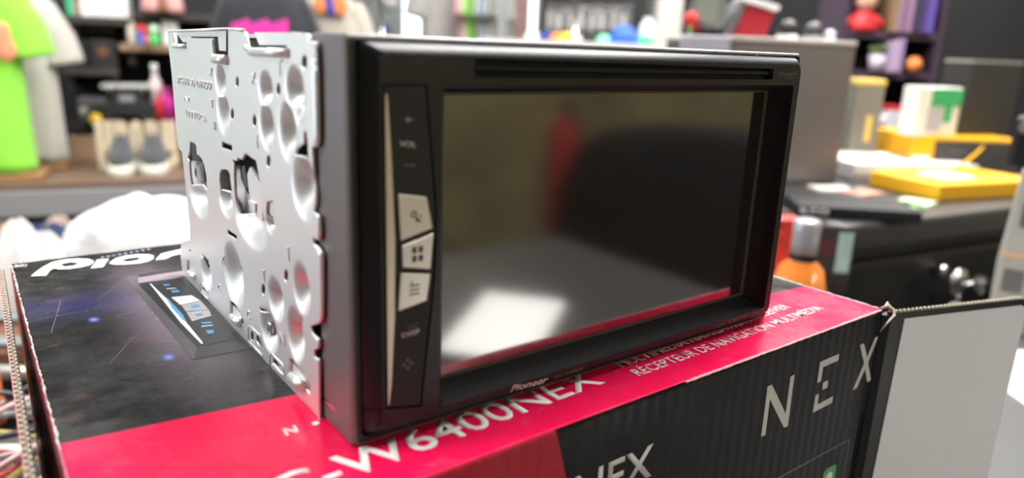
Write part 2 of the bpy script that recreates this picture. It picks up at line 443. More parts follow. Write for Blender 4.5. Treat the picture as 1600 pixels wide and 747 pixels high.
# torn paper curl at the corner hinge
cr = MB(.001)
cr.tube([(224, -17, .2), (225.5, -19, 1.6), (227, -20.5, .3), (226, -22, -1.5), (221.5, -22.5, -2.6), (217, -21.5, -7)], [.5, .9, .8, .6, .45, .25], 8)
cr.tube([(225, -18, .5), (226.8, -18.2, 2.4), (227.3, -19.5, .9)], [.5, .8, .4], 8)
cr.build('torn_edge', m_cream, carton)
# hinge strip of the right end
MB(.001).prism([(224.0, -18.25), (226.0, -21.0), (232, -21), (229, -17.0), (224.6, -17.2)], lambda a, b_, d: (a, b_, d), -BH, -2.2).build('hinge_strip', mat('flap_black'), carton)
# left end flap standing a little off the end
flap2 = thing('flap', None, None, (0, 0, 0)); flap2.parent = carton
la0 = Vector((-66.0, 222, 0)); la1 = Vector((-70.0, -40, 0)); ld = (la1 - la0).normalized(); ln = Vector((ld.y, -ld.x, 0))
def lf(a, z, d): q = la0 + ld * a + ln * d; return (q.x, q.y, z)
LL = (la1 - la0).length
MB(.001).prism([(0, -BH), (0, -2.5), (3, -1.2), (LL, -1.2), (LL, -BH)], lambda a, b_, d: lf(a, b_, d), -1.2, -.9).build('flap_board', mat('flap_black'), flap2)
MB(.001).prism([(0, -BH), (0, -2.5), (3, -1.2), (LL, -1.2), (LL, -BH)], lambda a, b_, d: lf(a, b_, d), .9, 1.2).build('flap_liner', mat('flap_pink_liner', (.50, .22, .20), .6), flap2)
corrugated(None, lf(3, 0, 0)[:2], lf(LL, 0, 0)[:2], 1.9, -2.6, -.9, 78, None, flap2)

# --- lid lettering
ZL = .00012
def ttop(s, x0, y0, x1, y1, h, m=m_white_ink, nm='printed_text', **k):
    return text(nm, s, (x0 / 1000, y0 / 1000, ZL), (x1 / 1000, y1 / 1000, ZL), h / 1000, (0, 0, 1), m, carton, **k)
ttop('AVIC-W6400NEX', -53, -10.6, 78, -4.4, 11.2, bold=.012)
ttop('MULTIMEDIA NAVIGATION RECEIVER', 90.5, .6, 192.5, 4.2, 4.6, mat('lid_text_ink', (.80, .62, .66), .4), bold=.012)
ttop('RÉCEPTEUR DE NAVIGATION MULTIMÉDIA', 90.5, -7.0, 203, -4.4, 4.9, mat('lid_text_ink'), bold=.012)
# small spaced NEX mark on the red band beside the receiver
def stroke2(mb, pts, w, fn, d0, d1):
    for a, b_ in zip(pts, pts[1:]):
        a = Vector(a); b_ = Vector(b_); t_ = (b_ - a).normalized(); n_ = Vector((-t_.y, t_.x)) * w / 2
        mb.hexa([fn(*(a + n_), d0), fn(*(b_ + n_), d0), fn(*(b_ - n_), d0), fn(*(a - n_), d0)],
                [fn(*(a + n_), d1), fn(*(b_ + n_), d1), fn(*(b_ - n_), d1), fn(*(a - n_), d1)])
ftop = lambda a, b_, d: (a, b_, d)
mb = MB(.001); stroke2(mb, [(-14.0, 18.1), (-13.7, 21.9), (-11.2, 18.3), (-10.9, 22.1)], .75, ftop, .05, .14)
mb.lathe([(1.0, .05), (1.0, .14)], (-5.6, 20.1, 0), 16)
stroke2(mb, [(-4, 21.9), (-2, 22.1)], .7, ftop, .05, .14)
stroke2(mb, [(2, 22.1), (5, 18.6)], .7, ftop, .05, .14); stroke2(mb, [(5, 22.2), (2, 18.5)], .7, ftop, .05, .14)
mb.build('printed_mark', m_white_ink, carton)
# maker's logo at the back edge of the lid: slanted P, i, o, n ...
lg = MB(.001)
def slant(x, y): return (x, y)
def ell(cx, cy, rx, ry, sh, a0=0, a1=360, n=40):
    return [(cx + rx * math.cos(math.radians(a0 + (a1 - a0) * k / n)) + sh * ry * math.sin(math.radians(a0 + (a1 - a0) * k / n)),
             cy + ry * math.sin(math.radians(a0 + (a1 - a0) * k / n))) for k in range(n)]
LFN = lambda a, b_, d: (a, b_, d)
def lpx(pts): return [top(*q) for q in pts]
# traced outlines of the visible letters, laid on the lid
lg.prism(lpx([(48, 432), (58, 424), (68, 417), (82, 410), (100, 406), (120, 404.5), (138, 405), (146, 408), (146, 411), (140, 414.5), (126, 418), (108, 420.5), (92, 421), (84, 419.5),
              (78, 423), (72, 431)]), LFN, .05, .14, holes=[lpx([(94, 415), (102, 417), (114, 416), (122, 413), (120, 410.5), (110, 410), (99, 412)])])
lg.prism(lpx([(142, 419.5), (152, 406.5), (170, 404.8), (161, 417.5)]), LFN, .05, .14)
lg.prism(lpx([(171, 411), (180, 404.5), (196, 400), (215, 397.8), (232, 398), (240, 400.2), (240, 404), (232, 408.5), (216, 411.8), (196, 413.5), (180, 413.6), (172, 412.5)]), LFN, .05, .14,
         holes=[lpx([(190, 408.5), (200, 409.5), (213, 407.5), (221, 403.8), (214, 402.2), (201, 403.6), (192, 406)])])
lg.prism(lpx([(243, 406.5), (252, 397), (262, 394.5), (282, 390), (300, 388), (300, 394), (290, 397), (281, 397), (270, 399.5), (264, 402), (260, 404.5)]), LFN, .05, .14)
lg.build('printed_logo', m_white_ink, carton)
mb = MB(.001)
for k in range(9):
    u = 158 + k * 9; v = 403 - k * 1.6
    x, y = top(u, v); x1, y1 = top(u + 4.5, v - .8)
    stroke2(mb, [(x, y), (x1, y1)], 1.8, LFN, .03, .1)
mb.build('printed_tagline', mat('tagline_ink', (.25, .33, .40), .5), carton)

# --- fine scratches in the lid's gloss
mb = MB(.001)
for (u0, v0, u1, v1) in ((171, 569, 238, 494), (228, 568, 275, 535), (150, 470, 205, 430), (262, 600, 390, 566), (60, 500, 170, 478), (95, 470, 80, 520)):
    stroke2(mb, [top(u0, v0), top(u1, v1)], .16, LFN, .02, .05)
mb.build('scratches', mat('scratch_grey', (.20, .18, .19), .6), carton)
# --- printed picture of the receiver on the lid (flat ink areas)
def cp(x, y): return top(180 + x / 4.15, 400 + y / 4.15)          # reads the print where it lies on the lid
def ink(name, col, pts, z=0.0, rough=.35, nm='printed_picture'):
    mb = MB(.001); poly = [cp(*q) for q in pts]
    mb.prism(poly, LFN, .02 + z, .05 + z)
    return mb.build(nm, mat(name, col, rough, spec=.3), carton)
ink('ink_frame', (.05, .045, .05), [(63, 138), (180, 116), (440, 80), (900, 580), (880, 605), (508, 678)], 0)
ink('ink_frame_hi', (.12, .11, .12), [(66, 139), (148, 125), (170, 178), (540, 600), (508, 674)], .02)
ink('ink_lilac', (.30, .25, .30), [(150, 142), (290, 118), (440, 96), (450, 130), (390, 148), (215, 168), (150, 178)], .04)
ink('ink_black', (.03, .03, .035), [(148, 180), (215, 168), (228, 190), (560, 572), (530, 590), (500, 560)], .05)
ink('ink_panel', (.045, .045, .05), [(222, 168), (388, 148), (520, 250), (640, 330), (760, 545), (590, 580), (520, 582), (300, 300)], .06)
ink('ink_black', None or (.03, .03, .035), [(388, 148), (420, 150), (880, 600), (852, 604), (700, 440), (520, 250)], .07)
ink('ink_lower', (.06, .055, .06), [(530, 592), (770, 552), (858, 604), (512, 672)], .07)
ink('ink_white', (.80, .80, .82), [(222, 178), (232, 182), (330, 275), (460, 430), (566, 560), (568, 574), (556, 570), (420, 430)], .09)
ink('ink_blue', (.10, .38, .70), [(330, 272), (345, 280), (440, 385), (462, 428), (440, 418), (370, 340)], .11)
ink('ink_white', None or (.80, .80, .82), [(362, 270), (495, 256), (552, 292), (424, 320)], .10)
ink('ink_silver', (.46, .43, .46), [(430, 322), (556, 294), (606, 350), (458, 362)], .10)
ink('ink_silver', (.46, .43, .46), [(462, 366), (608, 352), (624, 390), (498, 426)], .10)
for pts in ([(488, 322), (540, 316), (552, 334), (500, 340)], [(515, 378), (560, 372), (572, 388), (528, 394)], [(312, 186), (350, 184), (360, 192), (318, 198)],
            [(360, 225), (410, 222), (420, 236), (372, 242)], [(556, 432), (620, 428), (632, 440), (566, 444)], [(588, 486), (636, 482), (642, 500), (604, 508)]):
    ink('ink_icon', (.10, .33, .62), pts, .12)
for pts in ([(332, 212), (396, 208), (398, 214), (334, 218)], [(558, 456), (632, 448), (636, 454), (560, 463)], [(498, 372), (552, 362), (554, 367), (500, 377)]):
    ink('ink_pale', (.6, .6, .62), pts, .12)

# --- front lettering
YF = (BY0 - .12) / 1000
ffr = lambda a, b_, d: (a, BY0 - d, b_ + 2.7 - 2.7)
def fz(z): return z + 2.7                                        # receiver-frame height -> carton frame
mb = MB(.001)
def fpoly(pts):
    mb.prism([(x, fz(z)) for x, z in pts], lambda a, b_, d: (a, BY0 - d, b_), .04, .14)
fpoly([(146.3, -36.6), (146.0, -16.6), (148.6, -16.5), (160.6, -31.5), (160.2, -16.4), (162.8, -16.3), (163.4, -37.6), (160.9, -37.5), (148.6, -22.2), (149.0, -36.7)])
fpoly([(180.0, -24.2), (179.8, -15.4), (193.4, -15.2), (193.5, -18.0), (182.6, -18.2), (182.6, -24.2)])
fpoly([(184.6, -25.2), (188.2, -25.2), (188.3, -28.4), (184.6, -28.4)])
fpoly([(180.2, -29.6), (182.8, -29.6), (182.9, -34.2), (194.1, -33.8), (194.2, -36.6), (180.2, -37.0)])
fpoly([(209.6, -35.2), (215.6, -24.8), (209.4, -15.2), (212.4, -15.1), (217.2, -22.4), (221.2, -14.6), (224.0, -14.5), (218.9, -25.2), (224.4, -34.6), (221.4, -34.8), (217.2, -27.6), (212.8, -35.3)])
mb.build('printed_mark', m_grey_ink, carton)
text('printed_text', 'AVIC-W6400NEX', (-40 / 1000, YF, fz(-32) / 1000), (87.5 / 1000, YF, fz(-31.2) / 1000), .0118, (0, -1, 0), m_grey_ink, carton, bold=.012)
# framed picture area low on the front, with a green app tile
mb = MB(.001)
mb.prism([(60, fz(-160)), (60, fz(-59)), (215, fz(-59)), (215, fz(-160))], lambda a, b_, d: (a, BY0 - d, b_), .02, .12,
         holes=[[(61, fz(-159)), (61, fz(-60)), (214, fz(-60)), (214, fz(-159))]])
mb.build('printed_frame', mat('frame_ink', (.10, .10, .11), .4), carton)
def rrect(cx, cy, w, h, r, n=5):
    o_ = []
    for sx, sy, a0 in ((1, 1, 0), (-1, 1, 90), (-1, -1, 180), (1, -1, 270)):
        for k in range(n + 1):
            a = math.radians(a0 + 90 * k / n); o_.append((cx + sx * (w / 2 - r) + r * math.cos(a), cy + sy * (h / 2 - r) + r * math.sin(a)))
    return o_
MB(.001).prism(rrect(202, fz(-73.5), 10, 10, 2.4), lambda a, b_, d: (a, BY0 - d, b_), .02, .12).build('printed_tile', mat('green_ink', (.08, .40, .16), .4), carton)
MB(.001).prism(rrect(202, fz(-73.5), 5, 5, 2.4), lambda a, b_, d: (a, BY0 - d, b_), .13, .2).build('printed_tile', m_white_ink, carton)

# ------------------------------------------------------------------ the receiver
ru = thing('car_stereo_receiver', 'double-height car stereo receiver with black touchscreen bezel and bare steel side, on the carton', 'car stereo', (0, 0, BOXTOP + .0027))
# (children use millimetres of the receiver frame; its feet stand at z = -2.7)
# -- side plate with punched holes and dished embosses, plane x = -3.88
XM = -3.88
def cA(x, y): return side(250 + x / 4.394, 30 + y / 4.394)
def cB(x, y): return side(380 + x / 4.669, 40 + y / 4.669)
def cC(x, y): return side(260 + x / 4.669, 190 + y / 4.669)
def cD(x, y): return side(380 + x / 4.394, 180 + y / 4.394)
def cE(x, y): return side(270 + x / 4.669, 340 + y / 4.669)
def cF(x, y): return side(380 + x / 4.669, 340 + y / 4.669)
def cG(x, y): return side(350 + x / 3.932, 480 + y / 3.932)
outline = [side(262, 49), side(263, 72), side(268, 114), side(274, 185), side(276, 208), side(279, 231), side(284, 238), side(288, 270), side(292, 310), side(296, 350), side(297, 375),
           side(283, 379), side(282, 398), side(284, 418), side(288, 434), side(313, 461), side(345, 499), side(400, 555), side(460, 617), side(498.3, 656),
           side(497.7, 590), side(497.5, 562), side(491, 558), side(490, 547), side(497.4, 545), side(497.4, 531), side(488, 522), side(485, 510), side(497, 506), side(502, 499), side(502.5, 492),
           side(502.8, 450), side(502.5, 397), side(497, 388), side(489, 381), side(488, 373), side(497, 376), side(499.5, 366), side(499, 350), side(498, 337), side(487, 330), side(491.5, 318),
           side(491.5, 300), side(489, 286), side(488.5, 250), side(487, 230), side(493, 231), side(497, 222), side(496.5, 180), side(495.5, 120), side(493, 66), side(481, 64), side(480.6, 53),
           side(455, 50), side(449, 65), side(447, 76), side(388, 75), side(382, 50), side(355, 45.5), side(355, 85), side(333, 84), side(331, 60), side(292, 59), side(291, 71), side(272, 70), side(268, 49.5)]
outline = [(y_, max(z_, -2.62)) for y_, z_ in outline]
holes = []
def eh(c, rx, ry, n=20): holes.append([side(c[0] + rx * math.cos(2 * PI * k / n), c[1] + ry * math.sin(2 * PI * k / n)) for k in range(n)])
for c, rx, ry in (((370.6, 128.3), 2.5, 8), ((363, 178.6), 2.5, 8.5), ((435, 140), 2.9, 9.8), ((397.6, 189.3), 2.9, 9), ((419.4, 252.4), 3.2, 9.5), ((446.8, 430.6), 3.2, 9.5),
                  ((411.3, 452.4), 2.9, 8.5), ((377, 425), 2.7, 8), ((470.3, 502.4), 3, 8.2), ((475.3, 97.4), 4.4, 11)): eh(c, rx, ry)
holes.append([cC(405, 150), cC(478, 178), cC(478, 217), cC(405, 190)])
holes.append([cE(400, 87), cE(467, 135), cE(467, 165), cE(402, 122)])
# big windows punched in the plate
holes.append([cC(172, 150), cC(205, 158), cC(217, 180), cC(222, 240), cC(255, 268), cC(275, 320), cC(292, 400), cC(297, 570), cC(250, 500), cC(235, 470), cC(180, 462), cC(168, 350), cC(165, 290), cC(152, 265), cC(165, 230)])
holes.append([cC(400, 352), cC(440, 350), cC(462, 380), cC(468, 440), cC(478, 500), cC(470, 540), cC(420, 520), cC(395, 498), cC(386, 430), cC(388, 380)])
holes.append([cC(482, 282), cC(515, 290), cC(515, 268), cC(548, 280), cC(575, 235), cC(655, 288), side(407, 290), side(409, 330), side(411, 350), side(404, 336), side(396, 336), cC(560, 676), cC(520, 676), cC(500, 560), cC(492, 420), cC(492, 320)])
holes.append([cD(335, 262), cD(385, 215), cD(415, 195), cD(415, 120), cD(432, 108), cD(443, 190), cD(446, 305), cD(400, 290)])
holes.append([cD(165, 595), cD(205, 592), cD(212, 650), cD(208, 720), cD(170, 718), cD(156, 660)])
holes.append([cE(200, 265), cE(235, 290), cE(262, 312), cE(262, 372), cE(222, 372), cE(218, 302)])
holes.append([cF(122, 655), cF(150, 672), cF(180, 700), cF(150, 695), cF(125, 680)])
for (x0, y0, x1, y1, fn2, sl) in ((103, 303, 128, 385, cE, .9), (418, 612, 445, 700, cE, .95), (402, 318, 425, 405, cG, 0.95)):
    pass
holes.append([cE(103, 305), cE(118, 312), cE(160, 378), cE(172, 440), cE(150, 440), cE(112, 400), cE(103, 380)])
holes.append([cE(418, 614), cE(435, 618), cE(500, 700), cE(520, 770), cE(500, 775), cE(430, 712), cE(418, 700)])
holes.append([cG(402, 320), cG(415, 318), cG(500, 425), cG(530, 480), cG(528, 535), cG(500, 500), cG(412, 425), cG(402, 400)])
holes.append([cG(165, 142), cG(182, 160), cG(182, 212), cG(165, 196)])
holes.append([cG(300, 312), cG(316, 326), cG(350, 372), cG(330, 370), cG(302, 345)])
holes.append([cG(196, 175), cG(214, 182), cG(226, 235), cG(212, 232), cG(198, 205)])
holes.append([cE(212, 505), cE(225, 510), cE(245, 545), cE(236, 552), cE(215, 528)])
holes.append([cE(118, 245), cE(134, 232), cE(133, 242), cE(122, 252)])
# dishes: centre px, radii px, depth mm
dish = [((344.5, 128), 8.5, 27, 2.6), ((349, 177), 9.5, 32, 2.8), ((415, 140), 11, 28, 2.8), ((416.5, 197), 11, 36, 3.0), ((460, 140), 14, 36, 3.2), ((466, 168), 9, 26, 1.6), ((449, 205), 13, 44, 3.2),
        ((474, 290), 17, 50, 3.6), ((365, 430), 14, 46, 3.6), ((431, 467), 11.5, 31, 3.0), ((471, 450), 12.5, 37, 3.2), ((420, 517), 12.5, 31, 3.2), ((462, 523), 12.5, 40, 3.2),
        ((392, 345), 24, 38, 3.2), ((311, 310), 13, 28, 3.0), ((353, 315), 10, 22, 2.8), ((322.5, 428), 7.5, 24, 2.6), ((422, 350), 6.5, 12, 2.2)]
DS = []
for c, rx, ry, dp in dish:
    y0, z0 = side(*c); ya, _ = side(c[0] - rx, c[1]); yb, _ = side(c[0] + rx, c[1]); _, za = side(c[0], c[1] - ry); _, zb = side(c[0], c[1] + ry)
    DS.append(((ya + yb) / 2, (za + zb) / 2, abs(ya - yb) / 2, abs(za - zb) / 2, dp))
def emb(y, z):
    h = 0
    for cy, cz, ry, rz, dp in DS:
        r = math.hypot((y - cy) / ry, (z - cz) / rz)
        if r < 1.12:
            s_ = 1 - min(1, max(0, (r - .12) / 1.0)); s_ = s_ * s_ * (3 - 2 * s_)
            h = max(h, dp * 1.15 * s_)
    return h
def pinside(p, lp):
    c = False; j = len(lp) - 1
    for i in range(len(lp)):
        if (lp[i][1] > p[1]) != (lp[j][1] > p[1]) and p[0] < (lp[j][0] - lp[i][0]) * (p[1] - lp[i][1]) / (lp[j][1] - lp[i][1]) + lp[i][0]: c = not c
        j = i
    return c
allp = []; edges = []
for lp in [outline] + holes:
    dense = []
    for a, b_ in zip(lp, lp[1:] + lp[:1]):
        n = max(1, int(math.hypot(a[0] - b_[0], a[1] - b_[1]) / .9))
        dense += [(a[0] + (b_[0] - a[0]) * k / n, a[1] + (b_[1] - a[1]) * k / n) for k in range(n)]
    st = len(allp); allp += dense; edges += [(st + i, st + (i + 1) % len(dense)) for i in range(len(dense))]
yy = 19.0
while yy < 170:
    zz = -3.0
    near = any(abs(yy - d_[0]) < d_[2] * 1.3 for d_ in DS)
    while zz < 100:
        allp.append((yy + (.35 if int(zz) % 2 else 0), zz)); zz += .75
    yy += .75
vs, es, fs, _, _, _ = geometry.delaunay_2d_cdt([Vector(q) for q in allp], edges, [], 0, 1e-6)
sp_ = MB(.001); VV = [sp_.v((XM + emb(q[0], q[1]), q[0], q[1])) for q in vs]
for f in fs:
    cen = sum((vs[i] for i in f), Vector((0, 0))) / len(f)
    if not pinside(cen, outline) or any(pinside(cen, h) for h in holes): continue
    g = sp_.bm.faces.new([VV[i] for i in f]); g.smooth = True
bmesh.ops.delete(sp_.bm, geom=[v_ for v_ in sp_.bm.verts if not v_.link_faces], context='VERTS')
o = sp_.build('side_plate', m_metal, ru)
md = o.modifiers.new('solid', 'SOLIDIFY'); md.thickness = .0008; md.offset = -1 if True else 1
# -- inner chassis
ch = MB(.001); ch.box(1.6, 169.5, 21, 163, -1.5, 96.5)
ch.build('chassis', m_darkin, ru, bevel=.0008)
MB(.001).box(173.0, 174.0, 21, 163, -2.6, 97.5).build('side_plate', m_metal2, ru)
MB(.001).box(0, 172.5, 21.5, 163, 96.6, 97.6).build('top_plate', m_metal, ru)
MB(.001).box(0, 172.5, 163.2, 164.2, -2.0, 97).build('back_plate', m_metal2, ru)
# feet: folded lower lips so the chassis rests on the lid
MB(.001).box(-2.8, 173, 21.5, 163, -2.65, -1.7).build('bottom_plate', m_metal2, ru)
# -- inner light plates seen through the windows (y, z polygons just behind the plate)
def deeper(q, x):                 # the same sight line carried on to the deeper plane x
    k = (x - C_MM[0]) / (XM - C_MM[0]); return (C_MM[1] + (q[0] - C_MM[1]) * k, C_MM[2] + (q[1] - C_MM[2]) * k)
def inner(poly, x=-1.2, th=.8, name='inner_bracket', m=mat('bright_bracket', (.88, .88, .9), .42, .5)):
    poly = [deeper(q, x) for q in poly]
    return MB(.001).prism(poly, lambda a, b_, d: (d, a, b_), x, x + th).build(name, m, ru)
inner([cC(160, 286), cC(222, 290), cC(258, 300), cC(296, 420), cC(300, 585), cC(160, 470)], 0.1)
inner([cC(380, 340), cC(470, 340), cC(485, 550), cC(380, 510)], -.2)
inner([cC(488, 318), cC(535, 322), cC(545, 420), cC(575, 485), side(397, 325), cC(640, 700), cC(505, 690)], -.4)
inner([cC(610, 330), side(409, 290), side(410, 345), side(395, 330), side(389, 300), side(386, 272)], -2.6)
inner([cC(595, 575), side(398, 318), side(398, 332), cC(600, 600)], -3.2, .8)
inner([cC(548, 330), cC(572, 320), cC(590, 440), cC(600, 482), cC(575, 484), cC(555, 440)], -2.6, .7, m=m_darkin)
inner([cE(215, 300), cE(265, 310), cE(265, 375), cE(218, 375)], -.8)
inner([cD(155, 600), cD(215, 600), cD(215, 725), cD(155, 725)], -.8)
inner([cE(112, 315), cE(160, 372), cE(172, 430), cE(116, 385)], -3.1, .6)
inner([cE(430, 630), cE(500, 705), cE(505, 740), cE(432, 700)], -3.1, .6)
inner([cG(415, 330), cG(500, 430), cG(528, 500), cG(415, 415)], -3.1, .6)
# rolled bright tabs in the three lower windows
for a, b_ in (((115, 398), (165, 440)),):
    y0, z0 = cE(*a); y1, z1 = cE(*b_); MB(.001).cyl((XM - .1, y0, z0), (XM - .1, y1, z1), 1.0, n=14).build('rolled_tab', m_metal, ru)
y0, z0 = cE(432, 722); y1, z1 = cE(500, 775); MB(.001).cyl((XM - .1, y0, z0), (XM - .1, y1, z1), 1.3, n=14).build('rolled_tab', m_metal, ru)
y0, z0 = cG(418, 425); y1, z1 = cG(495, 490); MB(.001).cyl((XM - .1, y0, z0), (XM - .1, y1, z1), 1.5, n=14).build('rolled_tab', m_metal, ru)
# raised outlines stamped round the small catch slots
def stamp(pts, r=.22):
    q = [(XM - .05, *p_) for p_ in pts]; MB(.001).tube(q, r, 6).build('stamped_line', m_metal, ru)
stamp([cG(152, 200), cG(150, 118), cG(165, 118), cG(225, 175), cG(232, 240)]); stamp([cG(155, 208), cG(240, 302)], .3)
stamp([cG(283, 385), cG(283, 300), cG(295, 285), cG(360, 350), cG(375, 415)]); stamp([cG(300, 350), cG(372, 425)], .35)
stamp([cE(203, 560), cE(203, 480), cE(215, 475), cE(255, 530), cE(262, 560)]); stamp([cE(208, 545), cE(262, 600)], .3)
# screws
def screw(c, x, r):
    y0, z0 = deeper(c, x); s_ = MB(.001)
    s_.cyl((x, y0, z0), (x - .9, y0, z0), r, r * .8, 16); hd = s_.build('screw', m_chrome, ru)
    g_ = MB(.001); g_.box(x - 1.0, x - .85, y0 - r * .6, y0 + r * .6, z0 - .22, z0 + .22); g_.box(x - 1.0, x - .85, y0 - .22, y0 + .22, z0 - r * .6, z0 + r * .6)
    g_.build('screw_slot', m_darkin, hd)
screw(cC(232, 372), -.2, 2.4); screw(cG(290, 130), -1.6, 2.6); screw(cC(258, 420), -.2, 1.6)
inner([cC(222, 320), cC(268, 310), cC(278, 440), cC(255, 465), cC(222, 440)], -1.4, .7, m=m_chrome)
# tabs folded over at the top edge
tb = MB(.001)
def tab(p_list, x0, x1): tb.prism(p_list, lambda a, b_, d: (d, a, b_), x0, x1)
tab([side(269, 50), side(355, 46), side(355, 80), side(336, 79), side(334, 57), side(293, 57), side(291, 64), side(280, 66)], -2.6, -1.8)
tab([side(384, 50), side(453, 50), side(446, 70), side(392, 70)], -1.6, -.8)
tb.build('folded_tab', m_metal, ru)
tb = MB(.001)
for p0, p1, r in (((272, 72), (291, 72.5), .8), ((393, 81), (451, 83), 1.2), ((336, 92), (356, 94), 1.5), ((384, 74), (392, 78), .8)):
    a = side(*p0); b_ = side(*p1); tb.cyl((XM - .15, *a), (XM - .15, *b_), r, n=14)
a = side(263, 49); b_ = side(355, 45.5); tb.cyl((XM + .3, *a), (XM + .3, *b_), .5, n=10)
a = side(357, 46); b_ = side(380, 47); tb.cyl((XM + .3, *a), (XM + .3, *b_), .5, n=10)
tb.build('rolled_lip', m_metal, ru)
MB(.001).tube([(XM - .1, *side(355.5, 46)), (XM - .1, *side(355.5, 84)), (XM - .1, *side(352, 87)), (XM - .1, *side(337, 85))], .35, 8).build('channel_edge', m_darkin, ru)
# embossed lettering (reads from the back towards the front)
def ets(s_, p0, p1, h):
    a = side(*p0); b_ = side(*p1)
    text('embossed_text', s_, ((XM - .12) / 1000, a[0] / 1000, a[1] / 1000), ((XM - .12) / 1000, b_[0] / 1000, b_[1] / 1000), h / 1000, (-1, 0, 0), m_metal, ru, ext=.0004)
ets('P65TB', (279, 131), (296, 134), 3.0); ets('2A08299', (299, 135), (331, 141), 3.0)
ets('A2', (288, 157), (297, 158.5), 1.8); ets('LETTUCA', (292, 182), (324, 192), 2.6)
ets('X', (329, 118), (333, 119), 2.8); ets('X', (394, 131), (401, 131), 3.4); ets('T', (330, 168), (335, 169), 3); ets('T', (433, 118), (443, 119), 4.5)
ets('T', (402, 232), (405, 232), 4); ets('N', (335, 203), (338, 204), 3); ets('K', (348, 413), (352, 415), 3.4); ets('T', (449, 408), (456, 409), 4.4)
ets('T', (411, 440), (417, 441), 4); ets('C', (342, 453), (345, 456), 3); ets('C', (387, 497), (391, 500), 3.2); ets('N', (439, 538), (446, 542), 4.2)

# -- surround (trim ring) round the nose
ZT, ZB = 98.36, -2.7
def ringrect(x0, x1, z0, z1, y, r, n=5):
    o_ = []
    for cx, cz, a0 in ((x1 - r, z1 - r, 0), (x0 + r, z1 - r, 90), (x0 + r, z0 + r, 180), (x1 - r, z0 + r, 270)):
        for k in range(n + 1):
            a = math.radians(a0 + 90 * k / n); o_.append((cx + r * math.cos(a), y, cz + r * math.sin(a)))
    return o_
tr = MB(.001)
tr.loft([ringrect(-2.6, 173.6, ZB, ZT, 21.2, .8), ringrect(-2.6, 173.6, ZB, ZT, 4.4, .8), ringrect(-2.2, 173.2, ZB + .4, ZT - .4, 3.4, 1.0), ringrect(-1.6, 172.6, ZB + 1.0, ZT - 1.0, 3.1, 1.2)], caps=False, smooth=False)
tr.loft([ringrect(-1.6, 172.6, ZB + 1.0, ZT - 1.0, 3.1, 1.2), ringrect(-.3, 171.3, -.3, 97.3, 3.1, 1.5), ringrect(-.3, 171.3, -.3, 97.3, 9, 1.5)], caps=False, smooth=False, mi=1)
tr.build('surround', [m_trim, m_bezel], ru)  # paler sides hold painted room reflection; the face stays dark
# notch recess low on the surround's left side, small dot
nt_ = [side(499, 618, -2.6), side(508, 623, -2.6), side(524, 640, -2.6), side(524, 645, -2.6), side(502, 628, -2.6)]
MB(.001).prism(nt_, lambda a, b_, d: (d, a, b_), -2.68, -2.55).build('notch', m_black, ru)
nt_ = [side(501, 622, -2.6), side(524, 645, -2.6), side(526, 643, -2.6), side(522, 634, -2.6)]
MB(.001).prism(nt_, lambda a, b_, d: (d, a, b_), -2.74, -2.66).build('notch_edge', m_metal2, ru)

# -- bezel (nose)
bz = MB(.001)
def nose(k):   # k 0..1 : from the side to the face
    a = k * PI / 2; c = 1 - max(0, math.cos(a)) ** 1.55; s_ = math.sin(a) ** 1.55
    dpt = 3.4 * (1 - s_)
    return ringrect(0 + 4.2 * c, 171 - 1.6 * c, 0 + 1.6 * c, 97 - 3.0 * c, dpt, 2.2 + .3 * c, 6)
rings = [ringrect(0, 171, 0, 97, 9.5, 2.2, 6)] + [nose(k / 10) for k in range(11)]
bz.loft(rings, caps=False)
fo = [(p_[0], p_[2]) for p_ in rings[-1]]
REC = [(p_[0], p_[2]) for p_ in ringrect(20.6, 166.2, 3.4, 87.4, 0, 1.6, 5)]
SLOT = [(29.6, 89.2), (152.8, 89.3), (152.6, 92.9), (29.6, 93.8)]
PAN = [(5.2, 87.2), (15.9, 87.2), (18.9, 57.0), (18.6, 40.0), (14.9, 5.8), (5.2, 7.8)]
PANH = [(4.9, 87.7), (16.3, 87.7), (19.4, 57.0), (19.1, 40.0), (15.3, 5.2), (4.9, 7.3)]
bz.prism(fo, lambda a, b_, d: (a, d, b_), 0, .6, holes=[REC, SLOT, PANH])
# sloping walls of the screen recess
bz.loft(mi=1, rings=[ringrect(20.6, 166.2, 3.4, 87.4, 0, 1.6, 5), ringrect(21.4, 165.6, 4.2, 86.9, 1.2, 1.2, 5), ringrect(23.0, 164.6, 6.0, 86.0, 7.2, .6, 5), ringrect(24.2, 163.4, 6.9, 85.2, 7.4, .4, 5), ringrect(24.4, 163.2, 7.0, 85.1, 8.4, .3, 5)], caps=False)
bz.build('bezel', [m_bezel, mat('recess_plastic', (.010, .0095, .012), .55, spec=.25)], ru)
MB(.001).box(22, 167, 8.1, 10, 4, 88).build('display', m_glass, ru, bevel=0)
mb = MB(.001)
mb.prism([(24.4, 7.0), (163.2, 7.0), (163.2, 85.1), (24.4, 85.1)], lambda a, b_, d: (a, d, b_), 7.95, 8.09, holes=[[(26, 8), (161.2, 8), (161.2, 84.4), (26, 84.4)]])
mb.build('display_border', mat('display_edge', (.06, .057, .045), .35), ru)
mb = MB(.001); mb.box(28, 154.5, 2.6, 3.2, 88, 95); mb.build('disc_slot', m_black, ru)
MB(.001).box(30.5, 151.5, .9, 2.4, 90.9, 91.9).build('slot_curtain', mat('slot_felt', (.006, .007, .01), .8), ru)
MB(.001).box(2.5, 20.2, .9, 1.6, 4.5, 88.2).build('panel_backing', m_black, ru)
bp_ = MB(.001); bp_.prism(PAN, lambda a, b_, d: (a, d, b_), -.05, .8); pan = bp_.build('button_panel', m_panel, ru, bevel=.00025)
